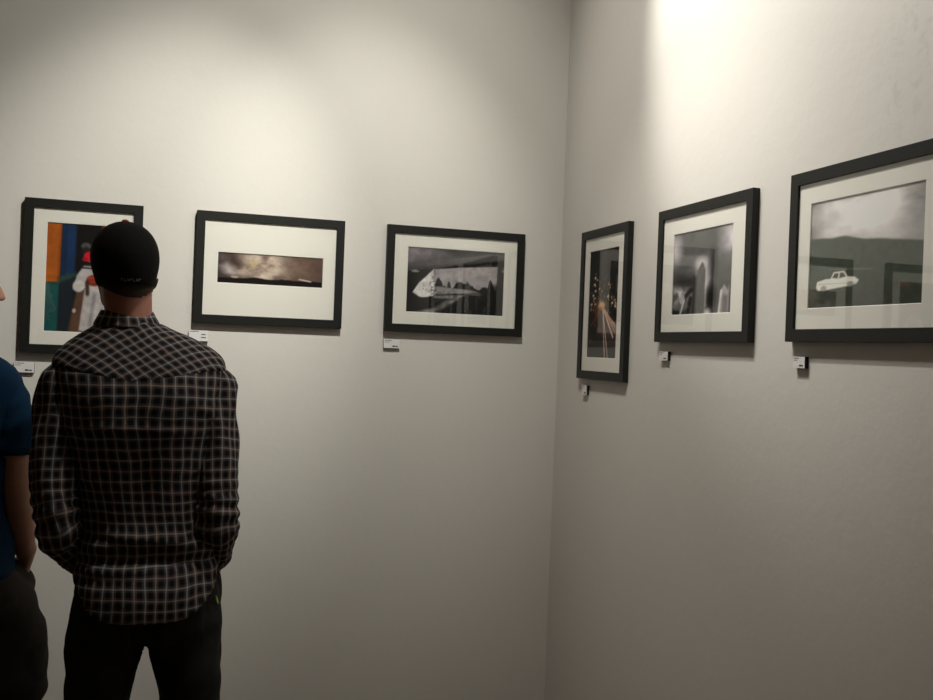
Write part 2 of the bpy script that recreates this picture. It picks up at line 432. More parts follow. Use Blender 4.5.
def photo_tower():          # mono blurred tower between dark columns
    w, h = 140, 140
    c = Canvas(w, h, G(84))
    n = noise2(w, h, (6, 6), 41, 4); n2 = noise2(w, h, (14, 10), 43, 3)
    c.blend(c.poly([(0, .60), (1, .62), (1, 1), (0, 1)], .12), G(96))
    c.blend(np.clip(1.2 - np.hypot((c.u - .0) / .17, (c.v - .80) / .24), 0, 1) * np.clip(.5 + n, 0, 1), (222, 214, 222))
    c.blend(np.clip(1.2 - np.hypot((c.u - 1.0) / .24, (c.v - .84) / .34), 0, 1) * np.clip(.55 + n, 0, 1), (224, 216, 224))
    c.blend(c.poly([(.30, .45), (.44, .62), (.64, .66), (.66, .40), (.62, .0), (.42, .0), (.36, .2)], .10) * .9, (168, 162, 166))
    c.blend(np.clip(1.15 - np.hypot((c.u - .50) / .11, (c.v - .60) / .10), 0, 1), (220, 214, 218))
    c.blend(np.clip(1.15 - np.hypot((c.u - .62) / .10, (c.v - .38) / .24), 0, 1), (224, 220, 222))
    c.blend(np.clip(1.1 - np.hypot((c.u - .17) / .20, (c.v - .27) / .17), 0, 1) * np.clip(n2 * 2.4 - .5, 0, 1), (226, 220, 224))
    c.blend(c.poly([(.0, .40), (.10, .46), (.40, .48), (.42, .34), (.30, .32), (.10, .36)], .06) * .85, G(26))  # dark block, partly a reflection of the opposite frames painted into the print
    c.blend(c.poly([(.36, .0), (.44, .0), (.45, .46), (.37, .44)], .03), G(34))
    c.blend(c.poly([(.435, 0), (.57, 0), (.575, .50), (.53, .60), (.505, .61), (.44, .52)], .012), G(92))
    c.blend(c.poly([(.565, .1), (.60, .1), (.60, .52), (.572, .50)], .012) * .8, (208, 204, 206))
    c.blend(c.poly([(.64, .16), (.70, .14), (.73, .72), (.66, .74)], .06) * .85, G(30))
    c.blend(np.clip(1.25 - np.hypot((c.u - .67) / .095, (c.v - .20) / .17), 0, 1), G(10))
    c.blend(np.clip(1.1 - np.hypot((c.u - .62) / .07, (c.v - .03) / .06), 0, 1), G(236))
    c.blend(c.poly([(.76, .34), (1, .40), (1, .70), (.78, .70)], .05) * .8, G(94))
    c.blend(c.poly([(.79, .0), (1, .0), (1, .36), (.965, .38), (.93, .27), (.87, .33), (.82, .27)], .014), (168, 163, 166))
    c.blend(c.poly([(.85, .02), (.93, .02), (.93, .20), (.86, .22)], .02) * .7, G(86))
    c.blend(c.line(.965, .0, .97, .36, .02) * .8, G(54)); c.blend(c.line(.80, .02, .83, .26, .016), (216, 212, 214))
    c.blend(c.poly([(.10, .0), (.24, .0), (.27, .20), (.20, .27), (.12, .20)], .02) * .8, G(58))
    c.blend(c.ell(.185, .20, .05, .06, .4) * .8, (190, 186, 188)); c.blend(c.line(.16, .02, .22, .18, .016), (196, 190, 192))
    for (x0, y0, x1, y1, wd) in ((.02, .02, .09, .05, .05), (.29, .0, .33, .20, .03), (.0, .20, .08, .24, .04), (.26, .24, .34, .30, .03)):
        c.blend(c.line(x0, y0, x1, y1, wd) * .85, G(16))
    c.a *= (.82 + .36 * n)[..., None]
    return c

def photo_car():            # white old saloon car on a dull green field below bright cloud
    w, h = 150, 150
    c = Canvas(w, h, (68, 76, 66))
    n = noise2(w, h, (4, 6), 51, 5); n2 = noise2(w, h, (30, 30), 52, 2)
    hz = .655 - .145 * c.u ** 1.2 + .015 * (noise2(w, h, (8, 1), 55, 3) - .5) + .025 * np.exp(-((c.u - .33) / .10) ** 2)
    sky = np.clip((c.v - hz) / .02 + .5, 0, 1)
    cloudv = 152 + 100 * np.clip(1.35 - np.hypot((c.u - .50) / .60, (c.v - .84) / .30), 0, 1) * (.65 + .6 * n)
    streak = noise2(w, h, (5, 12), 58, 4)
    cloudv -= 85 * np.clip((c.u - .74) * 4, 0, 1) * np.clip(1.15 - np.abs(c.v - .84) / .22, 0, 1) * np.clip(streak * 2 - .1, 0, 1.3)
    cloudv -= 75 * np.clip(.16 - c.u, 0, 1) / .16 * np.clip(streak * 2 - .2, 0, 1)
    cloudv += 60 * (n - .5) + 26 * (streak - .5)
    cloudv = np.clip(cloudv, 40, 246)
    skyc = np.stack([cloudv, cloudv * .98, cloudv * .985], -1)
    c.a = c.a * (1 - sky[..., None]) + skyc * sky[..., None]
    c.blend(np.clip((.30 - c.v) * 2.2, 0, 1) * .7, (44, 46, 42))
    c.blend(c.line(.2, .36, .58, .33, .006) * .5, (130, 130, 124))
    tex = np.where(c.v < hz, .88 + .24 * n2, 1)
    c.a *= tex[..., None]
    body = c.poly([(.08, .205), (.09, .255), (.17, .275), (.22, .275), (.245, .33), (.34, .335), (.375, .283), (.44, .275), (.475, .245), (.46, .215), (.40, .20), (.18, .175), (.10, .172)], .006)
    c.blend(body, (244, 241, 234))
    c.blend(c.poly([(.235, .28), (.255, .318), (.292, .318), (.285, .272)], .006), (60, 60, 56))
    c.blend(c.poly([(.30, .272), (.303, .320), (.335, .320), (.36, .284)], .006), (70, 70, 66))
    c.blend(c.ell(.155, .19, .028, .026, .4) * .75, (150, 148, 140))
    c.blend(c.ell(.40, .215, .028, .024, .4) * .75, (150, 148, 140))
    c.blend(c.poly([(.10, .235), (.47, .225), (.47, .22), (.10, .228)], .004) * .5, (150, 148, 142))
    return c

def print_plane(parent, canvas, x0, x1, z0, z1, y):
    w, h = canvas.w, canvas.h
    a = np.clip(canvas.a / 255.0 * 1.05, 0, 1)
    lin = np.where(a <= 0.04045, a / 12.92, ((a + 0.055) / 1.055) ** 2.4)
    xs = np.linspace(x0, x1, w); zs = np.linspace(z0, z1, h)
    X, Z = np.meshgrid(xs, zs)
    verts = np.stack([X, np.full_like(X, y), Z], -1).reshape(-1, 3)
    idx = np.arange(w * h).reshape(h, w)
    faces = np.stack([idx[:-1, :-1], idx[:-1, 1:], idx[1:, 1:], idx[1:, :-1]], -1).reshape(-1, 4)
    me = bpy.data.meshes.new('photograph')
    me.from_pydata(verts.tolist(), [], faces.tolist())
    at = me.color_attributes.new('ink', 'FLOAT_COLOR', 'POINT')
    at.data.foreach_set('color', np.concatenate([lin.reshape(-1, 3), np.ones((w * h, 1))], 1).astype(np.float32).ravel())
    me.materials.append(M['print'])
    o = bpy.data.objects.new('photograph', me); COL.objects.link(o); o.parent = parent
    return o

FD = 0.020          # how far the moulding stands out from the wall
def rect_loop(x0, x1, z0, z1, y):
    return [(x0, y, z0), (x1, y, z0), (x1, y, z1), (x0, y, z1)]

def ring_loft(name, loops, mat, parent, bevel=0.0, close=False):
    V = [p for l in loops for p in l]; Fc = []
    n = len(loops)
    for k in range(n if close else n - 1):
        a = k * 4; b = ((k + 1) % n) * 4
        for i in range(4):
            j = (i + 1) % 4
            Fc.append((a + i, a + j, b + j, b + i))
    o = recalc(link_mesh(name, V, Fc, mat, parent))
    if bevel:
        md = o.modifiers.new('bevel', 'BEVEL'); md.width = bevel; md.segments = 2; md.limit_method = 'ANGLE'
    return o

def picture(wall, s0, s1, z0, z1, ph, canvas, label, border=0.0287):
    """a framed photograph; s = distance from the room corner along its wall, ph = (s0, s1, z0, z1) of the print"""
    sc = (s0 + s1) / 2
    if wall == 'L':
        root = empty('picture_frame', (-sc, 0, z0)); sg = -1
    else:
        root = empty('picture_frame', (0, -sc, z0), -PI / 2); sg = 1
    set_props(root, label, 'picture', 'framed photographs hung in a row round the corner')
    hw = abs(s1 - s0) / 2; H = z1 - z0; B = border
    ox0, ox1 = -hw, hw
    ring_loft('frame_moulding', [rect_loop(ox0, ox1, 0, H, -0.0005), rect_loop(ox0, ox1, 0, H, -FD),
              rect_loop(ox0 + B, ox1 - B, B, H - B, -FD), rect_loop(ox0 + B, ox1 - B, B, H - B, -0.0095),
              rect_loop(ox0 + .012, ox1 - .012, .012, H - .012, -0.0095), rect_loop(ox0 + .012, ox1 - .012, .012, H - .012, -0.0005)], M['frame'], root, 0.0008, True)
    px0, px1 = sorted(((ph[0] - sc) * sg, (ph[1] - sc) * sg)); pz0, pz1 = ph[2] - z0, ph[3] - z0
    e = 0.0135
    ring_loft('mat_board', [rect_loop(ox0 + e, ox1 - e, e, H - e, -0.0115), rect_loop(ox0 + e, ox1 - e, e, H - e, -0.0140),
              rect_loop(px0 - .0013, px1 + .0013, pz0 - .0013, pz1 + .0013, -0.0140), rect_loop(px0, px1, pz0, pz1, -0.0127), rect_loop(px0, px1, pz0, pz1, -0.0115)], M['mat'], root, 0, True)
    print_plane(root, canvas, px0 - .004, px1 + .004, pz0 - .004, pz1 + .004, -0.0112)
    boxes('backing_board', [(ox0 + e, ox1 - e, -0.0109, -0.002, e, H - e)], M['backing'], root)
    v, f = box_data(ox0 + e, ox1 - e, -0.0166, -0.0146, e, H - e)
    g = link_mesh('glass_pane', v, f, [M['glass'], M['glass_back']], root)
    for p in g.data.polygons:
        p.material_index = 0 if p.normal.y < -0.5 else 1
    return root

picture('L', 1.8573, 1.4978, 1.4637, 1.9609, (1.7880, 1.5705, 1.5363, 1.8854), photo_man(),
        'upright black picture frame, colour photo of figure in white, partly behind the cap wearer')
picture('L', 1.3276, 0.8270, 1.5841, 1.9617, (1.2533, 0.8993, 1.7234, 1.8252), photo_storm(),
        'black picture frame with a narrow brown storm-cloud panorama in a wide mat')
picture('L', 0.6746, 0.1546, 1.5825, 1.9632, (0.5957, 0.2308, 1.6566, 1.8883), photo_bridge(),
        'black picture frame with black-and-white view under a bridge to a graffitied wall')
picture('R', 0.2285, 0.5971, 1.4430, 1.9562, (0.2945, 0.5225, 1.5182, 1.8819), photo_traffic(),
        'upright black picture frame with night street and light trails, right of the corner')
picture('R', 0.7948, 1.2819, 1.5728, 1.9584, (0.8824, 1.1877, 1.6512, 1.8811), photo_tower(),
        'black picture frame with blurred black-and-white towers in a square print')
picture('R', 1.4342, 1.9450, 1.5758, 1.9626, (1.5057, 1.8497, 1.6520, 1.8872), photo_car(),
        'black picture frame with white car in a field, cut off by right photo edge')

def wall_label(wall, s0, s1, z0, z1, label, strokes):
    sc = (s0 + s1) / 2; hw = abs(s1 - s0) / 2; H = z1 - z0
    if wall == 'L': root = empty('wall_label', (-sc, 0, z0))
    else: root = empty('wall_label', (0, -sc, z0), -PI / 2)
    set_props(root, label, 'label', 'title cards on the wall below the pictures')
    boxes('foam_core', [(-hw, hw, -0.0095, 0.0, 0, H)], M['foam'], root, 0.0005)
    boxes('card', [(-hw, hw, -0.0105, -0.0095, 0, H)], M['card'], root)
    L = []; Gy = []
    for (a, b, c, d, dark) in strokes:
        q = (-hw + a * 2 * hw, -hw + b * 2 * hw, -0.0109, -0.0105, c * H, d * H)
        (L if dark else Gy).append(q)
    if L: boxes('lettering', L, M['ink'], root)
    if Gy: boxes('title_line', Gy, M['grey_ink'], root)
    return root

ST = [(.55, .72, .16, .30, 1), (.75, .88, .16, .28, 1), (.06, .50, .84, .92, 0), (.06, .36, .66, .72, 0)]
wall_label('L', 1.872, 1.812, 1.400, 1.434, 'small white title card below the picture of the figure in white', ST)
wall_label('L', 1.339, 1.276, 1.522, 1.558, 'small white title card below storm panorama, at plaid shoulder',
           [(.64, .86, .58, .66, 1), (.64, .88, .30, .38, 1), (.06, .50, .86, .93, 0)])
wall_label('L', 0.672, 0.614, 1.523, 1.553, 'small white title card below the bridge picture', ST)
wall_label('R', 0.262, 0.300, 1.386, 1.420, 'small title card below the night street picture, nearest the corner', ST)
wall_label('R', 0.813, 0.864, 1.519, 1.545, 'small title card below the blurred towers picture', ST)
wall_label('R', 1.456, 1.498, 1.516, 1.542, 'small title card below the white car picture', ST)

# ------------------------------------------------------------------ shape tools for the figures
def cat(xs, ys, x):
    """smooth (monotone-ish Catmull-Rom) interpolation of rows ys at knots xs"""
    xs = np.asarray(xs, float); ys = np.asarray(ys, float)
    x = min(max(x, xs[0]), xs[-1])
    i = int(min(max(np.searchsorted(xs, x) - 1, 0), len(xs) - 2))
    h = xs[i + 1] - xs[i]; t = (x - xs[i]) / h
    def slope(k):
        if k <= 0: return (ys[1] - ys[0]) / (xs[1] - xs[0])
        if k >= len(xs) - 1: return (ys[-1] - ys[-2]) / (xs[-1] - xs[-2])
        return (ys[k + 1] - ys[k - 1]) / (xs[k + 1] - xs[k - 1])
    m0, m1 = slope(i), slope(i + 1)
    return ys[i] * (2 * t**3 - 3 * t**2 + 1) + m0 * h * (t**3 - 2 * t**2 + t) + ys[i + 1] * (-2 * t**3 + 3 * t**2) + m1 * h * (t**3 - t**2)

def sgnpow(v, p):
    return math.copysign(abs(v) ** p, v)

def horiz_ring(sec, z, n, exp=2.4):
    """sec rows: cx, cy, half width, back depth, front depth ; theta 0 = +x, counter-clockwise; back is -y"""
    cx, cy, hw, db, df = sec
    pts = []
    for k in range(n):
        th = 2 * PI * k / n
        c, s = math.cos(th), math.sin(th)
        d = df if s > 0 else db
        pts.append(Vector((cx + hw * sgnpow(c, 2 / exp), cy + d * sgnpow(s, 2 / exp), z)))
    return pts

def loft(rings, cap0=True, cap1=True):
    V = [p for r in rings for p in r]; n = len(rings[0]); Fc = []
    for k in range(len(rings) - 1):
        for i in range(n):
            j = (i + 1) % n
            Fc.append((k * n + i, k * n + j, (k + 1) * n + j, (k + 1) * n + i))
    if cap0: Fc.append(tuple(range(n - 1, -1, -1)))
    if cap1: Fc.append(tuple((len(rings) - 1) * n + i for i in range(n)))
    return V, Fc

def sample_path(pts, rad, m):
    pts = [Vector(p) for p in pts]
    d = [0.0]
    for a, b in zip(pts, pts[1:]): d.append(d[-1] + (b - a).length)
    rows = [list(p) + (list(r) if isinstance(r, (tuple, list)) else [r, r]) for p, r in zip(pts, rad)]
    out = [cat(d, rows, d[-1] * k / (m - 1)) for k in range(m)]
    return out, d[-1]

def tube_rings(pts, rad, m=16, n=16, ref=(0, 1, 0), round_ends=True):
    rows, length = sample_path(pts, rad, m)
    P = [Vector(r[:3]) for r in rows]
    rings = []; dist = []
    ref = Vector(ref)
    acc = 0.0
    for k in range(m):
        t = (P[min(k + 1, m - 1)] - P[max(k - 1, 0)]).normalized()
        side = t.cross(ref)
        if side.length < 1e-4: side = t.cross(Vector((1, 0, 0)))
        side.normalize(); up = side.cross(t).normalized()
        if k: acc += (P[k] - P[k - 1]).length
        rings.append([P[k] + side * (rows[k][3] * math.cos(2 * PI * i / n)) + up * (rows[k][4] * math.sin(2 * PI * i / n)) for i in range(n)])
        dist.append(acc)
    if round_ends:
        def dome(k, sgn):
            t = (P[1] - P[0]).normalized() if k == 0 else (P[-1] - P[-2]).normalized()
            res = []
            r = (rows[k][3] + rows[k][4]) / 2
            for a in (0.35, 0.65, 0.88, 0.98):
                f = math.sqrt(1 - a * a)
                res.append([P[k] + (q - P[k]) * f + t * (sgn * a * r * .8) for q in rings[k]])
            return res
        rings = dome(0, -1)[::-1] + rings + dome(-1, 1)
    return rings, dist

def tube(pts, rad, m=16, n=16, ref=(0, 1, 0)):
    r, _ = tube_rings(pts, rad, m, n, ref)
    return loft(r)

def ellipsoid(c, r, rot=None, nu=20, nv=14):
    V = []; Fc = []
    c = Vector(c)
    for j in range(1, nv):
        a = PI * j / nv
        for i in range(nu):
            b = 2 * PI * i / nu
            p = Vector((r[0] * math.sin(a) * math.cos(b), r[1] * math.sin(a) * math.sin(b), r[2] * math.cos(a)))
            if rot: p = rot @ p
            V.append(c + p)
    for j in range(nv - 2):
        for i in range(nu):
            k = (i + 1) % nu
            Fc.append((j * nu + i, (j + 1) * nu + i, (j + 1) * nu + k, j * nu + k))
    t = Vector((0, 0, r[2])); 
    if rot: t = rot @ t
    V.append(c + t); V.append(c - t)
    a = len(V) - 2
    for i in range(nu):
        k = (i + 1) % nu
        Fc.append((a, i, k)); Fc.append((a + 1, (nv - 2) * nu + k, (nv - 2) * nu + i))
    return V, Fc

def fuse(name, pieces, voxel, mat, parent=None, origin=(0, 0, 0), smooth_it=6):
    """weld overlapping closed pieces into one continuous skin"""
    V, Fc = [], []
    for v, f in pieces:
        k = len(V); V += [Vector(p) for p in v]; Fc += [tuple(i + k for i in q) for q in f]
    o = link_mesh(name, V, Fc, mat, None, True, origin=origin)
    recalc(o)
    md = o.modifiers.new('weld', 'REMESH'); md.mode = 'VOXEL'; md.voxel_size = voxel; md.use_smooth_shade = True
    sm = o.modifiers.new('relax', 'SMOOTH'); sm.factor = 0.5; sm.iterations = smooth_it
    dg = bpy.context.evaluated_depsgraph_get()
    me = bpy.data.meshes.new_from_object(o.evaluated_get(dg))
    o.modifiers.clear()
    old = o.data; o.data = me; bpy.data.meshes.remove(old)
    me.name = name
    if not me.materials: me.materials.append(mat)
    for p in me.polygons: p.use_smooth = True
    if parent is not None:
        o.parent = parent; o.location = (0, 0, 0)
    return o

def displace(o, fn):
    me = o.data
    for v in me.vertices:
        v.co += v.normal * fn(v.co)
    me.update()

# ---- heads and hands -----------------------------------------------------
def head_pieces(c, R, ear=1.0, wide=1.0):
    c = Vector(c)
    def W(p): return c + R @ Vector(p)
    P = []
    P.append(ellipsoid(W((0, -.012, .032)), (.0735 * wide, .095, .086), R))
    P.append(ellipsoid(W((0, .025, -.022)), (.063, .070, .080), R))
    P.append(ellipsoid(W((0, .030, -.065)), (.054, .056, .045), R))
    P.append(ellipsoid(W((0, .066, -.092)), (.026, .022, .020), R))
    P.append(ellipsoid(W((0, .078, .017)), (.046, .016, .012), R))                       # brow
    for s in (-1, 1):
        P.append(ellipsoid(W((s * .040, .062, -.028)), (.022, .022, .018), R))           # cheekbone
        P.append(ellipsoid(W((s * .011, .099, -.037)), (.0085, .010, .008), R))          # nostril
        # ear: helix rim and lobe
        P.append(ellipsoid(W((s * .031, .0735, .0105)), (.0165, .0125, .0055), R))       # lids
        P.append(ellipsoid(W((s * .031, .0720, -.0125)), (.0155, .0115, .0045), R))
        ex = [(.071 if ear else .064) + (q - .071) * ear for q in (.071, .080, .086, .084, .077)]
        rim = [W((s * ex[0], .010, -.018)), W((s * ex[1], -.002, .022)), W((s * ex[2], -.022, .026)), W((s * ex[3], -.028, .004)), W((s * ex[4], -.012, -.032))]
        P.append(tube(rim, [.006, .0065, .0065, .006, .007], 14, 8))
        P.append(ellipsoid(W((s * (.077 if ear else .066), -.010, -.002)), (.006, .017, .024), R))
    P.append(tube([W((0, .085, .010)), W((0, .100, -.012)), W((0, .111, -.033))], [.009, .011, .0125], 8, 10))
    P.append(ellipsoid(W((0, .090, -.060)), (.021, .010, .0065), R))
    P.append(ellipsoid(W((0, .088, -.072)), (.018, .010, .0070), R))
    return P

def face_details(parent, c, R, origin):
    c = Vector(c) - Vector(origin)
    def W(p): return c + R @ Vector(p)
    for s in (-1, 1):
        v, f = ellipsoid(W((s * .031, .0715, -.001)), (.0120, .0120, .0110), R)
        e = link_mesh('eye', v, f, M['eye'], parent, True)
        v, f = ellipsoid(W((s * .031, .0812, -.001)), (.0052, .0030, .0052), R)
        link_mesh('iris', v, f, M['iris'], e, True)
    v, f = ellipsoid(W((0, .0945, -.060)), (.019, .0075, .0048), R)
    v2, f2 = ellipsoid(W((0, .0925, -.0715)), (.016, .0080, .0055), R)
    k = len(v); link_mesh('lips', v + v2, f + [tuple(i + k for i in q) for q in f2], M['lip'], parent, True)

def scalp_hair(body, inside, lift):
    me = body.data
    keep = [p for p in me.polygons if max(inside(me.vertices[i].co)[0] for i in p.vertices) > 0 and inside(p.center)[1]]
    idx = {}; V = []; Fc = []
    for p in keep:
        q = []
        for i in p.vertices:
            if i not in idx:
                gap, _, upw = inside(me.vertices[i].co)
                co = me.vertices[i].co + me.vertices[i].normal * lift
                if gap < 0: co = co - upw * gap
                idx[i] = len(V); V.append(co)
            q.append(idx[i])
        Fc.append(tuple(q))
    o = link_mesh('hair', V, Fc, M['hair'], body, True)
    sd = o.modifiers.new('depth', 'SOLIDIFY'); sd.thickness = lift; sd.offset = -1
    return o

def hand_pieces(wrist, R, side, curl=0.35):
    """hand in its own frame: x across the palm towards the thumb, y out of the back of the hand, -z along the fingers"""
    w = Vector(wrist)
    def W(p): return w + R @ Vector((p[0] * side, p[1], p[2]))
    P = [tube([W((0, 0, .03)), W((.0, 0, -.02)), W((.003, 0, -.055)), W((0, 0, -.088))], [(.024, .019), (.030, .016), (.039, .0145), (.038, .011)], 12, 14, ref=R @ Vector((0, 1, 0)))]
    for x, L, r in ((.029, .072, .0085), (.010, .080, .0088), (-.010, .074, .0084), (-.028, .058, .0075)):
        pts = [W((x * .85, 0, -.065)), W((x, 0, -.092))]
        a = curl * .5; p = Vector((x, 0, -.092))
        for seg, q in ((.45, 1.0), (.31, 1.5), (.24, 1.3)):
            p = p + Vector((0, -math.sin(a), -math.cos(a))) * (L * seg)
            pts.append(W(p)); a += curl * q
        P.append(tube(pts, [r, r * 1.05, r, r * .92, r * .8], 14, 8, ref=R @ Vector((1, 0, 0))))
    P.append(tube([W((.018, -.002, -.018)), W((.038, -.010, -.045)), W((.050, -.018, -.072)), W((.050, -.024, -.100))], [.014, .012, .0105, .0085], 12, 8, ref=R @ Vector((0, 1, 0))))
    return P

def shoes(parent, feet, origin):
    for (x, y, yaw) in feet:
        Rz = Matrix.Rotation(yaw, 3, 'Z')
        def W(p): return Vector((x, y, 0)) - Vector(origin) + Rz @ Vector(p)
        rows = [(-.09, .030, .075), (-.08, .038, .10), (-.03, .041, .105), (.03, .043, .085), (.08, .049, .065), (.13, .047, .052), (.165, .034, .042), (.178, .015, .034)]
        rings = []
        for yy, hw, h in rows:
            rings.append([W((hw * sgnpow(math.cos(2 * PI * i / 20), .75), yy, .018 + max(0, h - .018) * (.5 + .5 * sgnpow(math.sin(2 * PI * i / 20), .8)))) for i in range(20)])
        v, f = loft(rings)
        s = recalc(link_mesh('shoe', v, f, M['shoe'], parent, True))
        out = [(-.095, .02), (-.088, .036), (-.03, .044), (.03, .047), (.08, .054), (.13, .052), (.168, .037), (.186, .01)]
        poly = [(hw, yy) for yy, hw in out] + [(-hw, yy) for yy, hw in out[::-1]]
        V = [W((a, b, .001)) for a, b in poly] + [W((a, b, .022)) for a, b in poly]
        n = len(poly)
        F2 = [tuple(range(n - 1, -1, -1)), tuple(range(n, 2 * n))] + [(i, (i + 1) % n, n + (i + 1) % n, n + i) for i in range(n)]
        recalc(link_mesh('sole', V, F2, M['sole'], s))

# ------------------------------------------------------------------ figure in the plaid shirt
OY = -0.90
A_ORG = (-1.435, OY, 0.0)
# torso rows: z, cx, cy, half width, back depth, front depth
SH = [(0.84, -1.428, OY + .005, .175, .156, .122),
      (0.93, -1.428, OY + .005, .174, .150, .122),
      (1.00, -1.430, OY + .005, .167, .122, .118),
      (1.06, -1.432, OY + .003, .158, .112, .114),
      (1.15, -1.442, OY + .000, .160, .113, .114),
      (1.25, -1.452, OY - .004, .174, .122, .118),
      (1.34, -1.459, OY - .006, .190, .128, .118),
      (1.41, -1.462, OY - .004, .197, .124, .108),
      (1.455, -1.463, OY + .000, .198, .110, .094),
      (1.485, -1.464, OY + .005, .189, .098, .082),
      (1.510, -1.468, OY + .012, .162, .090, .070),
      (1.532, -1.476, OY + .018, .126, .082, .064),
      (1.550, -1.486, OY + .022, .090, .076, .060),
      (1.562, -1.492, OY + .024, .072, .070, .058)]
SZ = [r[0] for r in SH]; SR = [r[1:] for r in SH]
def shirt_sec(z): return cat(SZ, SR, z)

rs = np.random.RandomState(12)
FOLDS = []
for k in range(46):
    FOLDS.append((rs.uniform(0, 2 * PI), rs.uniform(.90, 1.40), rs.uniform(-.5, .5), rs.uniform(.05, .16), rs.uniform(.007, .014), rs.uniform(-.0035, .0045)))
def torso_wrinkle(th, z):
    """soft drag folds: a few long ridges plus the shirt bunching above the seat"""
    d = 0.0
    for (t0, z0, sl, ln, wd, am) in FOLDS:
        dt = (th - t0 + PI) % (2 * PI) - PI
        x = dt * .16; y = z - z0 - sl * x
        d += am * math.exp(-(x / ln) ** 2 - (y / wd) ** 2)
    back = max(0.0, -math.sin(th))
    # the bunch above the seat: a roll with a valley under it
    lump = math.exp(-((z - 1.045 - .012 * math.sin(3 * th)) / .022) ** 2) * .010 - math.exp(-((z - 1.005 - .010 * math.sin(3 * th + 1)) / .014) ** 2) * .011
    lump += .006 * math.exp(-((z - .985) / .012) ** 2)
    d += lump * (back ** .7)
    # vertical ripples towards the tail and beside the arms
    d += .0022 * math.sin(th * 11 + 1.3) * math.exp(-((z - .93) / .10) ** 2)
    d += .0035 * math.sin(th * 7 + z * 9) * math.exp(-((z - 1.22) / .15) ** 2) * abs(math.cos(th)) ** 1.5
    return d

def shirt_point(th, z, off=0.0, exp=2.35):
    cx, cy, hw, db, df = shirt_sec(z)
    c, s = math.cos(th), math.sin(th)
    d = df if s > 0 else db
    e = 0.004
    c1, s1 = math.cos(th + e), math.sin(th + e); d1 = df if s1 > 0 else db
    p = Vector((cx + hw * sgnpow(c, 2 / exp), cy + d * sgnpow(s, 2 / exp), z))
    # spine groove and shoulder blades
    bk = max(0.0, -s)
    bl = .007 * (math.exp(-((p.x - cx - .085) / .05) ** 2) + math.exp(-((p.x - cx + .085) / .05) ** 2)) * math.exp(-((z - 1.38) / .07) ** 2)
    p.y -= bl * bk
    p.y += .006 * bk * math.exp(-((p.x - cx) / .03) ** 2) * math.exp(-((z - 1.25) / .16) ** 2)
    nrm = Vector((math.cos(th) / hw, math.sin(th) / d, 0)).normalized()
    return p + nrm * (torso_wrinkle(th, z) + off)

def hem_z(th):
    """curved shirt tail: lowest at the back and front, cut up at the sides"""
    c = math.cos(th)
    return .870 + .105 * abs(c) ** 3.8 + (.012 * c ** 3 if c > 0 else 0.0)

def shirt_torso(parent):
    n, m = 128, 96
    rings = []; 
    for k in range(m):
        t = k / (m - 1)
        ring = []
        for i in range(n):
            th = 2 * PI * i / n
            z = hem_z(th) + (1.562 - hem_z(th)) * t
            ring.append(shirt_point(th, z))
        rings.append(ring)
    V, Fc = loft(rings, False, False)
    # UV in metres: across by arc length at chest height, up by height
    arc = [0.0]
    for i in range(1, n + 1):
        a = shirt_point(2 * PI * i / n, 1.2); b = shirt_point(2 * PI * (i - 1) / n, 1.2)
        arc.append(arc[-1] + math.hypot(a.x - b.x, a.y - b.y))
    uvs = []
    for k in range(m - 1):
        for i in range(n):
            j = (i + 1) % n
            def uv(idx, kk, ii): return (arc[ii], V[idx].z)
            uvs.append([(arc[i], V[k * n + i].z), (arc[i + 1], V[k * n + j].z), (arc[i + 1], V[(k + 1) * n + j].z), (arc[i], V[(k + 1) * n + i].z)])
    o = link_mesh('shirt', V, Fc, M['plaid'], parent, True, uvs=uvs, origin=A_ORG)
    o.parent = parent; o.location = (0, 0, 0)
    sd = o.modifiers.new('cloth', 'SOLIDIFY'); sd.thickness = 0.0018; sd.offset = -1
    return o

def yoke(parent):
    """shoulder yoke cut on the bias, with its shallow point at mid back"""
    n, m = 90, 26
    V = []; Fc = []; uvs = []
    def zl(th):
        p = shirt_point(th, 1.44)
        dx = abs(p.x + 1.473)
        return 1.425 + .028 * min(1.0, dx / .17) + .030 * max(0, math.sin(th)) ** .5
    ths = [PI * .86 + (PI * 1.28) * i / n for i in range(n + 1)]
    for i, th in enumerate(ths):
        z0 = zl(th)
        for k in range(m + 1):
            t = k / m
            z = z0 + (1.5625 - z0) * t
            off = .0028 if 0 < k < m else .0004
            if k == 1: off = .0032
            V.append(shirt_point(th, z, off))
    ca, sa = math.cos(.70), math.sin(.70)
    def uv(p):
        u = p.x + 1.473; v = (p.z - 1.425) * 1.05 + (p.y - (OY - .12)) * .75
        return (u * ca + v * sa + .004, -u * sa + v * ca + .012)
    for i in range(n):
        for k in range(m):
            q = (i * (m + 1) + k, (i + 1) * (m + 1) + k, (i + 1) * (m + 1) + k + 1, i * (m + 1) + k + 1)
            Fc.append(q); uvs.append([uv(V[x]) for x in q])
    o = link_mesh('yoke', [v - Vector(A_ORG) for v in V], Fc, M['plaid'], parent, True, uvs=uvs)
    return o

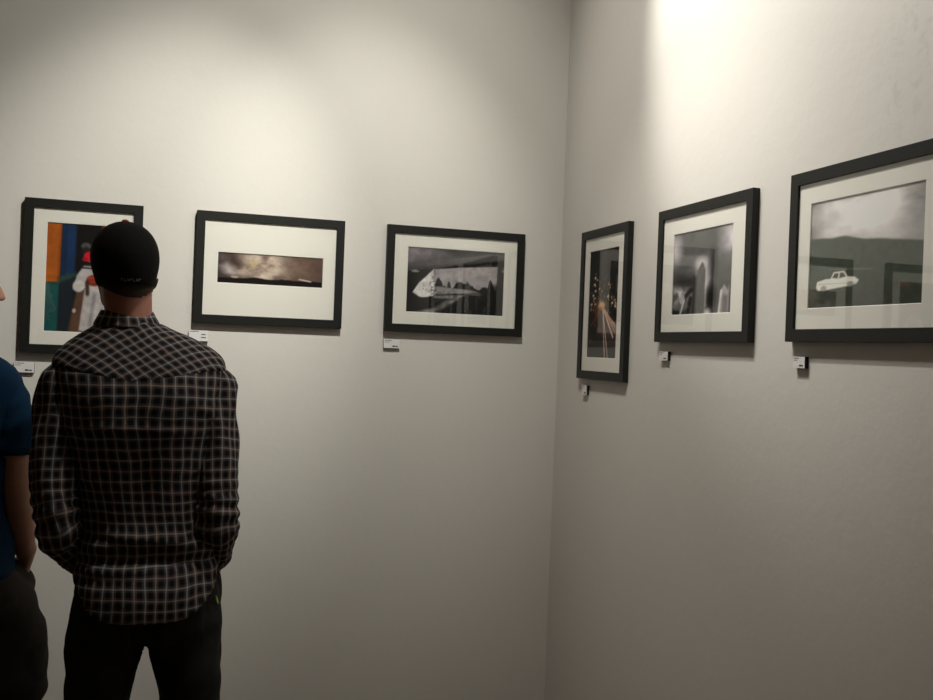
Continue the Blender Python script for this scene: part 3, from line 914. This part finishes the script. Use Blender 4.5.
def collar(parent):
    """stand and fold-over fall round the neck, open at the throat"""
    prof = [(.000, .000, 0), (-.001, .014, 1), (-.002, .030, 2), (-.001, .037, 3), (.001, .038, 4), (.004, .034, 5), (.010, .022, 6), (.018, .007, 7), (.0205, .000, 8), (.019, .000, 9)]
    n = 64; V = []; Fc = []; uvs = []
    for i in range(n + 1):
        a = PI / 2 + .20 + (2 * PI - .40) * i / n
        c, s = math.cos(a), math.sin(a)
        fr = max(0.0, s)
        for (off, dz, _) in prof:
            r_x = .0585 + off; r_y = (.064 if s < 0 else .058) + off
            z = 1.554 - .028 * fr ** 1.5 + dz * (1 - .12 * fr) - .004 * max(0, -s)
            V.append(Vector((-1.499 + r_x * c + .010 * (dz / .04) * -.2, OY + .024 + r_y * s + dz * .15, z)))
    m = len(prof)
    for i in range(n):
        for k in range(m - 1):
            q = (i * m + k, (i + 1) * m + k, (i + 1) * m + k + 1, i * m + k + 1)
            Fc.append(q)
            u0, u1 = i / n * .42, (i + 1) / n * .42
            w = [0, .016, .034, .042, .045, .049, .063, .079, .085, .087]
            uvs.append([(u0, w[k]), (u1, w[k]), (u1, w[k + 1]), (u0, w[k + 1])])
    o = link_mesh('collar', [v - Vector(A_ORG) for v in V], Fc, M['plaid'], parent, True, uvs=uvs)
    return o

def sleeve(parent, pts, rad, seed, u0):
    n, m = 44, 84
    rings, dist = tube_rings(pts, rad, m, n, ref=(0, 1, 0), round_ends=False)
    r2 = np.random.RandomState(seed)
    ph = r2.uniform(0, 6.28, 6)
    L = dist[-1]
    for k in range(m):
        c = sum(rings[k], Vector()) / n
        f = dist[k] / L
        elbow = math.exp(-((f - .60) / .13) ** 2); low = math.exp(-((f - .86) / .10) ** 2); top = math.exp(-((f - .16) / .13) ** 2)
        for i in range(n):
            th = 2 * PI * i / n
            d = .0036 * elbow * math.sin(dist[k] / .026 * 2 * PI * .8 + 1.8 * math.sin(th + ph[0]) + ph[1])
            d += .0026 * low * math.sin(dist[k] / .020 * 2 * PI * .8 + 1.5 * math.sin(th + ph[2]))
            d += .0045 * top * math.sin(th * 3 + dist[k] * 28 + ph[3])
            d += .0035 * math.sin(th * 2 + dist[k] * 17 + ph[4]) * (1 - top) + .002 * math.sin(th * 5 - dist[k] * 30 + ph[5])
            q = rings[k][i]
            rings[k][i] = q + (q - c).normalized() * d
    # round the sleeve head over the shoulder
    r0 = rings[0]; c0 = sum(r0, Vector()) / n; t0 = (sum(rings[0], Vector()) - sum(rings[2], Vector())).normalized()
    heads = []
    for a in (.97, .85, .62, .34):
        f = math.sqrt(1 - a * a)
        heads.append([c0 + (q - c0) * f + t0 * (a * .058) + Vector((-1.463 - c0.x, 0, 0)).normalized() * ((1 - f) * .040) for q in r0])
    rings = heads + rings
    dist = [-.07, -.054, -.034, -.017] + dist
    V, Fc = loft(rings, True, False)
    per = 2 * PI * .056
    uvs = []
    for k in range(len(rings) - 1):
        for i in range(n):
            uvs.append([(u0 + per * i / n, -dist[k]), (u0 + per * (i + 1) / n, -dist[k]), (u0 + per * (i + 1) / n, -dist[k + 1]), (u0 + per * i / n, -dist[k + 1])])
    uvs.append([(u0, 0)] * n)
    o = link_mesh('sleeve', [v - Vector(A_ORG) for v in V], Fc, M['plaid'], parent, True, uvs=uvs)
    sd = o.modifiers.new('cloth', 'SOLIDIFY'); sd.thickness = 0.0015; sd.offset = -1
    # buttoned cuff
    ck = tube_rings(pts, rad, 60, 32, ref=(0, 1, 0), round_ends=False)[0][-9:]
    ctr = [sum(r, Vector()) / 32 for r in ck]
    ck = [[c + (q - c) * (1.08 if 0 < i < len(ck) - 1 else 1.05) for q in r] for i, (r, c) in enumerate(zip(ck, ctr))]
    V, Fc = loft(ck, False, False)
    uvs = []
    for k in range(len(ck) - 1):
        for i in range(32):
            uvs.append([(k * .008, i * .008), (k * .008, i * .008 + .008), (k * .008 + .008, i * .008 + .008), (k * .008 + .008, i * .008)])
    cf = link_mesh('cuff', [v - Vector(A_ORG) for v in V], Fc, M['plaid'], parent, True, uvs=uvs)
    sd = cf.modifiers.new('cloth', 'SOLIDIFY'); sd.thickness = 0.002; sd.offset = -1
    return o

def build_plaid_man():
    O = A_ORG
    yaw = math.radians(12)
    Rh = Matrix.Rotation(yaw, 3, 'Z') @ Matrix.Rotation(math.radians(4), 3, 'X')
    hc = Vector((-1.507, OY + .035, 1.688))
    armL = [(-1.618, OY, 1.405), (-1.644, OY - .028, 1.25), (-1.631, OY - .054, 1.10), (-1.609, OY - .008, 1.021), (-1.583, OY + .092, .965)]
    armR = [(-1.308, OY, 1.405), (-1.281, OY - .028, 1.25), (-1.275, OY - .054, 1.10), (-1.272, OY - .008, 1.016), (-1.268, OY + .082, .965)]
    P = head_pieces(hc, Rh, 0.0, .92)
    P.append(tube([(-1.482, OY + .012, 1.50), (-1.494, OY + .015, 1.57), (-1.503, OY + .018, 1.64)], [(.055, .058), (.054, .058), (.059, .064)], 10, 20))
    secs = []
    for z in np.linspace(.83, 1.545, 26):
        cx, cy, hw, db, df = shirt_sec(z)
        k = .82 if z < 1.46 else .80
        secs.append(horiz_ring((cx, cy, hw * k, min(db * .8, .096), min(df * .8, .090)), z, 28, 2.3))
    P.append(loft(secs))
    for (x0, x1, x2, kx) in ((-1.505, -1.530, -1.540, -1), (-1.348, -1.325, -1.312, 1)):
        P.append(tube([(x0, OY, .90), (x1, OY + .004, .72), (x2, OY + .01, .50), (x2, OY - .015, .30), (x2, OY - .02, .11), (x2, OY - .01, .06)],
                      [(.082, .092), (.074, .082), (.056, .060), (.052, .058), (.036, .042), (.036, .045)], 24, 18))
        P.append(ellipsoid((x2, OY + .055, .055), (.040, .105, .030)))
    for a in (armL, armR):
        P.append(tube(a, [.042, .042, .033, .027, .025], 24, 14, ref=(0, 1, 0)))
    # hands slipped into the front pockets, thumbs towards the belly
    for a, side, tilt in ((armL, 1, -.42), (armR, -1, .42)):
        R = Matrix.Rotation(tilt, 3, 'Y') @ Matrix.Rotation(math.radians(-10), 3, 'X')
        R = R @ Matrix.Rotation(0.0, 3, 'Z')
        w = Vector(a[-1]) + Vector((0.006 * side, -.002, -.012))
        P += hand_pieces(w, R @ Matrix.Rotation(PI, 3, 'Z'), -side, .12)
    body = fuse('person', P, .0055, M['skin'], None, O, 5)
    set_props(body, 'person in black cap and dark plaid shirt seen from behind, hands in pockets', 'person')
    face_details(body, hc, Rh, O)

    # short hair under the cap, cut high at the nape
    def hair_at(q):
        l = Rh.transposed() @ (q + Vector(O) - hc)
        low = -.060 + .022 * min(1.0, abs(l.x) / .06) ** 2
        return l.z - low, l.z < -.015 and l.y < .015, Rh @ Vector((0, 0, 1))
    scalp_hair(body, hair_at, .0035)

    # baseball cap
    cc = hc + Vector((-.005, -.004, .012))
    Rc = Matrix.Rotation(yaw, 3, 'Z') @ Matrix.Rotation(math.radians(-2), 3, 'Y') @ Matrix.Rotation(math.radians(2), 3, 'X')
    rows = [(-.046, .0665, .0930), (-.036, .0700, .0965), (-.015, .0755, .1015), (.010, .0790, .1040), (.035, .0780, .1020), (.060, .0710, .0920), (.082, .0575, .0745), (.097, .0400, .0510), (.105, .0220, .0280), (.108, .0080, .010)]
    zs = [r[0] for r in rows]; rr = [r[1:] for r in rows]
    rings = []
    for k in range(40):
        t = k / 39; z = zs[0] + (zs[-1] - zs[0]) * (1 - (1 - t) ** 1.8)
        rx, ry = cat(zs, rr, z)
        ring = []
        for i in range(72):
            a = 2 * PI * i / 72
            seam = -.0009 * max(0, 1 - abs(((a / (PI / 3)) % 1) - .5) * -1 * 0 - abs(math.sin(a * 3)) * 9)
            rk = 1.0 + seam / .08
            zz = z
            if k < 20: zz = z + .060 * max(0, math.sin(a)) ** .8 * (1 - k / 20) ** 2     # front of the rim sits higher
            ring.append(cc + Rc @ Vector((rx * rk * math.cos(a), -.012 + ry * rk * math.sin(a), zz)) - Vector(O))
        rings.append(ring)
    V, Fc = loft(rings, False, True)
    cap = link_mesh('baseball_cap', V, Fc, M['cap'], body, True)
    sd = cap.modifiers.new('felt', 'SOLIDIFY'); sd.thickness = 0.002; sd.offset = -1
    v, f = ellipsoid(cc + Rc @ Vector((0, -.012, .1085)) - Vector(O), (.0085, .0085, .0045))
    b = link_mesh('top_button', v, f, M['red'], cap, True); b['label'] = 'red button on top of the cap'
    V = []; Fc = []
    for i in range(25):
        a = math.radians(35 + 110 * i / 24)
        for k in range(9):
            t = k / 8
            x = .074 * math.cos(a) * (1 + .02 * t); y = -.012 + .100 * math.sin(a) + t * .075 * max(0.0, math.sin((a - math.radians(35)) / math.radians(110) * PI)) ** .6
            z = -.014 - .008 * t - .012 * (math.cos(a)) ** 2 * t + .030 * math.sin(a)
            V.append(cc + Rc @ Vector((x, y, z)) - Vector(O))
    for i in range(24):
        for k in range(8):
            Fc.append((i * 9 + k, (i + 1) * 9 + k, (i + 1) * 9 + k + 1, i * 9 + k + 1))
    br = link_mesh('cap_brim', V, Fc, M['cap'], cap, True)
    sd = br.modifiers.new('board', 'SOLIDIFY'); sd.thickness = 0.003
    # row of tiny embroidered letters low on the back of the cap
    V = []; Fc = []
    def cap_pt(x, z, off):
        rx, ry = cat(zs, rr, z)
        a = -PI / 2 + x / .095
        return cc + Rc @ Vector(((rx + off) * math.cos(a), -.012 + (ry + off) * math.sin(a), z)) - Vector(O)
    for gi in range(7):
        gx = -.032 + gi * .0090
        for (ax, ay, bx, by) in (((.1, 0, .1, 1), (.1, 1, .9, 1)), ((.1, 0, .1, 1), (.1, 0, .9, 0)), ((.2, .1, .9, .9), (.2, .9, .9, .1)))[gi % 3]:
            p0 = Vector((gx + ax * .0068, -.0375 + ay * .0055)); p1 = Vector((gx + bx * .0068, -.0375 + by * .0055))
            d = (p1 - p0).normalized(); nn = Vector((-d.y, d.x)) * .0008; p0 -= d * .0004; p1 += d * .0004
            k = len(V)
            for off in (.0002, .0016):
                for q in (p0 + nn, p1 + nn, p1 - nn, p0 - nn):
                    V.append(cap_pt(q.x, q.y, off))
            Fc += [(k, k + 1, k + 2, k + 3), (k + 7, k + 6, k + 5, k + 4)] + [(k + i, k + 4 + i, k + 4 + (i + 1) % 4, k + (i + 1) % 4) for i in range(4)]
    lt = recalc(link_mesh('embroidered_lettering', V, Fc, M['thread'], cap)); lt['label'] = 'pale embroidered lettering on back of cap'

    # trousers
    T = []
    pel = [(0.995, -1.428, OY + .005, .140, .098, .090), (0.95, -1.427, OY + .004, .158, .112, .100), (0.90, -1.427, OY + .002, .170, .118, .104), (0.85, -1.427, OY, .178, .120, .106), (0.82, -1.428, OY + .002, .180, .114, .106), (0.800, -1.430, OY + .004, .176, .095, .100)]
    T.append(loft([horiz_ring(r[1:], r[0], 32, 2.5) for r in pel[::-1]]))
    T.append(tube([(-1.515, OY, .87), (-1.522, OY + .002, .785), (-1.527, OY + .003, .73), (-1.533, OY + .004, .67), (-1.537, OY + .008, .55), (-1.541, OY + .006, .40), (-1.541, OY + .002, .22), (-1.541, OY - .002, .055)],
                  [(.080, .100), (.091, .104), (.081, .100), (.076, .094), (.074, .088), (.074, .086), (.078, .088), (.084, .096)], 44, 24))
    T.append(tube([(-1.337, OY, .87), (-1.335, OY + .002, .785), (-1.328, OY + .003, .73), (-1.321, OY + .004, .67), (-1.318, OY + .008, .55), (-1.312, OY + .006, .40), (-1.312, OY + .002, .22), (-1.312, OY - .002, .055)],
                  [(.080, .100), (.087, .104), (.080, .100), (.075, .094), (.070, .088), (.072, .086), (.076, .088), (.082, .096)], 40, 24))
    for x in (-1.552, -1.298):
        T.append(ellipsoid((x, OY + .085, .885), (.052, .056, .098)))
    tr = fuse('trousers', T, .007, M['denim'], body, O, 6)
    def tw(co):
        x, y, z = co.x, co.y, co.z
        a = math.atan2(y, x * 2)
        d = .0028 * math.sin(z * 46 + 9 * x * (1 if y < 0 else -1) + 1.5 * math.sin(7 * a)) * math.exp(-((z - .72) / .12) ** 2)
        d += .004 * math.sin(z * 40 + 12 * x) * math.exp(-((z - .42) / .12) ** 2) + .006 * math.sin(z * 60 + a * 2) * math.exp(-((z - .10) / .08) ** 2)
        d -= .006 * math.exp(-(x / .010) ** 2) * (1 if y < 0 and .76 < z < .93 else 0)
        return d
    displace(tr, tw)
    # seat pockets and inner leg visible below the tail of the shirt
    for x in (-1.512, -1.345):
        V = []; Fc = []
        for i in range(9):
            for k in range(9):
                px = x - .052 + .104 * i / 8
                pz = .905 - .13 * k / 8 - (.016 * (1 - abs(i - 4) / 4) if k == 8 else 0)
                cx, cy, hw, db, df = cat([r[0] for r in pel[::-1]], [r[1:] for r in pel[::-1]], pz)
                yy = cy - db * (max(.02, 1 - (abs(px - cx) / hw) ** 2.5)) ** (1 / 2.5) - .004
                V.append(Vector((px, yy, pz)) - Vector(O))
        for i in range(8):
            for k in range(8):
                Fc.append((i * 9 + k, (i + 1) * 9 + k, (i + 1) * 9 + k + 1, i * 9 + k + 1))
        pk = link_mesh('back_pocket', V, Fc, M['denim'], tr, True)
        sd = pk.modifiers.new('cloth', 'SOLIDIFY'); sd.thickness = 0.002
    # small bright clip hanging at the side pocket
    tp = Vector((-1.268, OY - .060, .897)) - Vector(O)
    v, f = tube([tp + Vector((0, 0, .009)), tp + Vector((.002, -.002, .0)), tp + Vector((.005, -.003, -.008))], [.0018, .003, .0018], 8, 8)
    kt = link_mesh('pocket_clip', v, f, M['tag'], tr, True); kt['label'] = 'small yellow-green clip at side pocket'

    sh = shirt_torso(body)
    yoke(sh); collar(sh)
    sleeve(sh, [(-1.637, OY + .002, 1.412), (-1.646, OY - .026, 1.27), (-1.641, OY - .050, 1.155), (-1.629, OY - .058, 1.090), (-1.624, OY - .036, 1.056), (-1.607, OY - .004, 1.020), (-1.586, OY + .090, .968)],
           [(.054, .064), (.053, .062), (.051, .058), (.051, .054), (.051, .047), (.038, .038), (.036, .034)], 3, .013)
    sleeve(sh, [(-1.289, OY + .002, 1.412), (-1.280, OY - .026, 1.27), (-1.274, OY - .050, 1.15), (-1.275, OY - .058, 1.085), (-1.274, OY - .036, 1.050), (-1.272, OY - .004, 1.015), (-1.268, OY + .082, .972)],
           [(.054, .064), (.053, .062), (.051, .058), (.050, .054), (.047, .046), (.039, .038), (.035, .034)], 8, .007)
    for k in range(6):
        z = 1.50 - k * .095
        p = shirt_point(PI / 2, z, .002) - Vector(O)
        v, f = ellipsoid(p, (.0055, .002, .0055), None, 10, 6)
        link_mesh('button', v, f, M['button'], sh, True)
    shoes(body, [(-1.541, OY + .02, .12), (-1.312, OY + .02, -.12)], O)
    return body

build_plaid_man().location.x += 0.008      # SHIFT

# ------------------------------------------------------------------ figure in the blue T-shirt
def build_blue_person():
    BY = -0.60
    CX = -1.955
    O = (CX, BY, 0.0)
    ps = math.radians(-72)
    Rh = Matrix.Rotation(ps, 3, 'Z') @ Matrix.Rotation(math.radians(-6), 3, 'X')
    hc = Vector((-1.936, BY + .01, 1.662))
    P = head_pieces(hc, Rh)
    P.append(tube([(CX, BY - .012, 1.42), (CX + .004, BY - .012, 1.51), (CX + .012, BY - .004, 1.60)], [(.066, .064), (.058, .060), (.058, .064)], 10, 20))
    rows = [(.80, CX, BY, .150, .105, .095), (.88, CX, BY, .160, .118, .100), (1.0, CX, BY, .148, .100, .100), (1.12, CX, BY, .142, .095, .100), (1.25, CX, BY, .158, .105, .105), (1.36, CX, BY - .004, .172, .108, .102), (1.415, CX, BY - .004, .168, .098, .088), (1.45, CX, BY - .002, .135, .080, .070), (1.475, CX, BY, .095, .066, .058), (1.49, CX, BY, .065, .055, .05)]
    P.append(loft([horiz_ring(cat([r[0] for r in rows], [r[1:] for r in rows], z), z, 28, 2.3) for z in np.linspace(.80, 1.49, 28)]))
    armR = [(-1.806, BY - .008, 1.355), (-1.780, BY - .012, 1.25), (-1.768, BY - .012, 1.115), (-1.762, BY + .02, 1.02), (-1.756, BY + .065, .935)]
    armL = [(2 * CX + 1.806, BY - .008, 1.355), (2 * CX + 1.770, BY - .02, 1.25), (2 * CX + 1.750, BY - .02, 1.115), (2 * CX + 1.745, BY + .02, 1.0), (2 * CX + 1.75, BY + .06, .885)]
    for a in (armR, armL):
        P.append(tube(a, [(.034, .040), (.045, .049), (.039, .043), (.037, .040), (.026, .022)], 24, 16))
    # right hand reaching into the pocket, left hand hanging
    R = Matrix.Rotation(math.radians(14), 3, 'X') @ Matrix.Rotation(math.radians(16), 3, 'Y') @ Matrix.Rotation(math.radians(-60), 3, 'Z')
    P += hand_pieces(Vector(armR[-1]) + Vector((.004, .006, -.014)), R, -1, .35)
    R = Matrix.Rotation(math.radians(10), 3, 'X') @ Matrix.Rotation(math.radians(70), 3, 'Z')
    P += hand_pieces(Vector(armL[-1]) + Vector((0, .006, -.014)), R, 1, .40)
    for s in (-1, 1):
        x = CX + s * .095
        P.append(tube([(x, BY, .88), (x + s * .01, BY + .004, .70), (x + s * .015, BY + .012, .49), (x + s * .015, BY - .012, .33), (x + s * .015, BY - .016, .12), (x + s * .015, BY - .008, .06)],
                      [(.082, .090), (.072, .080), (.054, .058), (.054, .060), (.034, .040), (.036, .044)], 24, 18))
        P.append(ellipsoid((x + s * .015, BY + .055, .055), (.040, .105, .030)))
    body = fuse('person', P, .0055, M['skin_tan'], None, O, 5)
    set_props(body, 'person in blue T-shirt and dark baggy shorts, cut off at left photo edge', 'person')
    face_details(body, hc, Rh, O)
    # hair: cropped cap of hair over the skull, clear of the face and ears
    V = []; Fc = []; n, m = 48, 20
    for i in range(n + 1):
        a = 2 * PI * i / n
        for k in range(m + 1):
            t = k / m
            sa = math.sin(a)
            q = min(1.0, max(0.0, (sa + .45) / .5)); q = q * q * (3 - 2 * q)
            q2 = min(1.0, max(0.0, (sa - .25) / .5)); q2 = q2 * q2 * (3 - 2 * q2)
            z0 = -.045 + .060 * q + .062 * q2
            ang = (1 - t) * math.asin(max(-.9, min(.9, (z0 - .032) / .093))) + t * (PI / 2)
            rx = .0735 * math.cos(ang); ry = .095 * math.cos(ang); zz = .032 + .086 * math.sin(ang)
            th = .001 + .009 * min(1, t * 3)
            V.append(hc + Rh @ Vector(((rx + th * math.cos(ang)) * math.cos(a), -.012 + (ry + th * math.cos(ang)) * math.sin(a), zz + th * math.sin(ang))) - Vector(O))
    for i in range(n):
        for k in range(m):
            Fc.append((i * (m + 1) + k, (i + 1) * (m + 1) + k, (i + 1) * (m + 1) + k + 1, i * (m + 1) + k + 1))
    link_mesh('hair', V, Fc, M['hair'], body, True)
    # T-shirt
    off = .013
    n, m = 72, 60
    zs = np.linspace(.895, 1.492, m)
    rings = []
    for z in zs:
        sec = np.array(cat([r[0] for r in rows], [r[1:] for r in rows], z)); sec[2:] += off if z < 1.46 else off * .8
        if z < 1.2: sec[2:4] += .012
        ring = horiz_ring(sec, z, n, 2.35)
        for i in range(n):
            th = 2 * PI * i / n
            q = ring[i]; c = Vector((sec[0], sec[1], z))
            d = .004 * math.sin(th * 9 + z * 14) * max(0, 1.15 - z) * 2 + .0035 * math.sin(z * 40 + 2.2 * math.sin(th * 2)) * math.exp(-((z - 1.0) / .1) ** 2)
            ring[i] = q + (q - c).normalized() * d
        rings.append(ring)
    V, Fc = loft(rings, False, False)
    tee = link_mesh('t_shirt', [v - Vector(O) for v in V], Fc, M['tee'], body, True)
    sd = tee.modifiers.new('cloth', 'SOLIDIFY'); sd.thickness = 0.0018; sd.offset = -1
    for a in (armR, armL):
        s = 1 if a[0][0] > CX else -1
        p0 = Vector((-1.796 if s > 0 else 2 * CX + 1.796, BY - .005, 1.395)); p1 = Vector(a[1])
        path = [p0 + Vector((-.030 * s, 0, .010)), p0 + Vector((-.010 * s, 0, -.045)), p1 + Vector((-.002 * s, 0, .03)), p1 + Vector((-.001 * s, 0, -.038))]
        rg, ds = tube_rings(path, [(.046, .054), (.054, .062), (.055, .062), (.055, .062)], 34, 32, round_ends=False)
        for k in range(34):
            c = sum(rg[k], Vector()) / 32
            for i in range(32):
                th = 2 * PI * i / 32
                rg[k][i] = rg[k][i] + (rg[k][i] - c).normalized() * (.0025 * math.sin(th * 3 + ds[k] * 40) + .002 * math.sin(ds[k] * 120 + 2 * math.sin(th)))
        c0 = sum(rg[0], Vector()) / 32; t0 = (sum(rg[0], Vector()) - sum(rg[2], Vector())).normalized()
        hd = [[c0 + (q - c0) * math.sqrt(1 - b * b) + t0 * (b * .042) for q in rg[0]] for b in (.98, .86, .62, .34)]
        V, Fc = loft(hd + rg, True, False)
        sl = link_mesh('sleeve', [v - Vector(O) for v in V], Fc, M['tee'], tee, True)
        sd = sl.modifiers.new('cloth', 'SOLIDIFY'); sd.thickness = 0.0018; sd.offset = -1
    # ribbed neckline
    ring = []
    for i in range(40):
        a = 2 * PI * i / 40
        ring.append(Vector((CX + .070 * math.cos(a), BY - .006 + .066 * math.sin(a), 1.497 - .018 * max(0, math.sin(a)))))
    rg = []
    for i in range(40):
        c = Vector((CX, BY - .006, ring[i].z)); d = (ring[i] - c).normalized()
        rg.append([ring[i] + d * (.005 * math.cos(2 * PI * k / 8)) + Vector((0, 0, .010 * math.sin(2 * PI * k / 8))) for k in range(8)])
    V, Fc = loft(rg + [rg[0]], False, False)
    link_mesh('neckband', [v - Vector(O) for v in V], Fc, M['tee'], tee, True)
    # baggy shorts
    T = []
    pr = [(.925, CX, BY, .158, .116, .108), (.88, CX, BY, .170, .128, .114), (.80, CX, BY, .182, .128, .116), (.745, CX, BY, .180, .110, .110)]
    T.append(loft([horiz_ring(r[1:], r[0], 32, 2.4) for r in pr[::-1]]))
    for s in (-1, 1):
        T.append(tube([(CX + s * .100, BY, .86), (CX + s * .137, BY + .002, .79), (CX + s * .153, BY + .004, .69), (CX + s * .162, BY + .006, .605)],
                      [(.090, .112), (.110, .122), (.116, .124), (.118, .126)], 34, 26))
        T.append(ellipsoid((CX + s * .172, BY + .070, .830), (.056, .058, .085)))
        T.append(ellipsoid((CX + s * .238, BY - .01, .665), (.042, .075, .085)))
    st = fuse('shorts', T, .008, M['shorts'], body, O, 5)
    def tw(co):
        return .0055 * math.sin(co.z * 34 + 16 * co.y + 5 * co.x) * math.exp(-((co.z - .68) / .13) ** 2) + .003 * math.sin(co.z * 70 - 20 * co.y)
    displace(st, tw)
    shoes(body, [(CX - .11, BY + .02, .15), (CX + .11, BY + .02, -.15)], O)
    return body

build_blue_person().location.x += 0.008

# ------------------------------------------------------------------ light
def spot(name, loc, target, power, angle, blend, radius, color):
    l = bpy.data.lights.new(name, 'SPOT')
    l.energy = power; l.spot_size = math.radians(angle); l.spot_blend = blend; l.shadow_soft_size = radius; l.color = color
    o = bpy.data.objects.new(name, l); COL.objects.link(o)
    o.location = loc
    o.rotation_euler = (Vector(target) - Vector(loc)).to_track_quat('-Z', 'Y').to_euler()
    return o
CREAM = (1.0, 0.975, 0.88)
spot('track_spot_left_wall', (-0.815, -1.395, 3.46), (-0.74, 0.0, 1.90), 43, 44, 1.0, 0.035, CREAM)
spot('track_spot_left_wall_far', (-0.935, -1.395, 3.46), (-1.50, 0.0, 1.72), 74, 43.5, 1.0, 0.035, CREAM)
spot('left_wall_spill_fill', (-0.865, -1.395, 3.46), (-1.0, 0.0, 1.00), 32, 120, 1.0, 0.04, CREAM)  # added wide fill standing in for spill and ambient on the left wall
spot('track_spot_right_wall', (-0.75, -1.103, 3.345), (0.0, -1.298, 2.845), 46.5, 79.5, 0.342, 0.025, (1.0, 0.97, 0.895))
spot('track_spot_right_wall_spill', (-0.962, -1.10, 3.40), (0.0, -1.175, 2.835), 13.4, 100.5, 0.459, 0.03, (1.0, 0.91, 0.81))
spot('track_spot_right_wall_low', (-0.67, -0.90, 2.80), (0.0, -1.088, 1.00), 10.5, 89.7, 1.0, 0.03, (1.0, 0.93, 0.83))

w = bpy.data.worlds.new('world'); SC.world = w
w.use_nodes = True
bg = w.node_tree.nodes['Background']
bg.inputs[0].default_value = (1.0, 0.68, 0.42, 1)
bg.inputs[1].default_value = 0.021

# ------------------------------------------------------------------ camera
cd = bpy.data.cameras.new('camera')
cd.sensor_fit = 'HORIZONTAL'; cd.sensor_width = 36.0
cd.lens = 953.07 / 933.0 * 36.0
cam = bpy.data.objects.new('camera', cd); COL.objects.link(cam)
yaw, pitch, roll = math.radians(16.7522), math.radians(-0.0586), math.radians(2.2262)
fw = Vector((math.sin(yaw) * math.cos(pitch), math.cos(yaw) * math.cos(pitch), math.sin(pitch)))
r0 = Vector((math.cos(yaw), -math.sin(yaw), 0)); u0 = r0.cross(fw)
rt = r0 * math.cos(roll) + u0 * math.sin(roll); up = -r0 * math.sin(roll) + u0 * math.cos(roll)
mw = Matrix((rt, up, -fw)).transposed().to_4x4()
mw.translation = Vector((-1.3672, -3.3455, 1.53))
cam.matrix_world = mw
SC.camera = cam

SC.view_settings.view_transform = 'Standard'
SC.view_settings.look = 'None'
SC.view_settings.gamma = 1.0
SC.view_settings.use_curve_mapping = False
SC.view_settings.exposure = 0.9
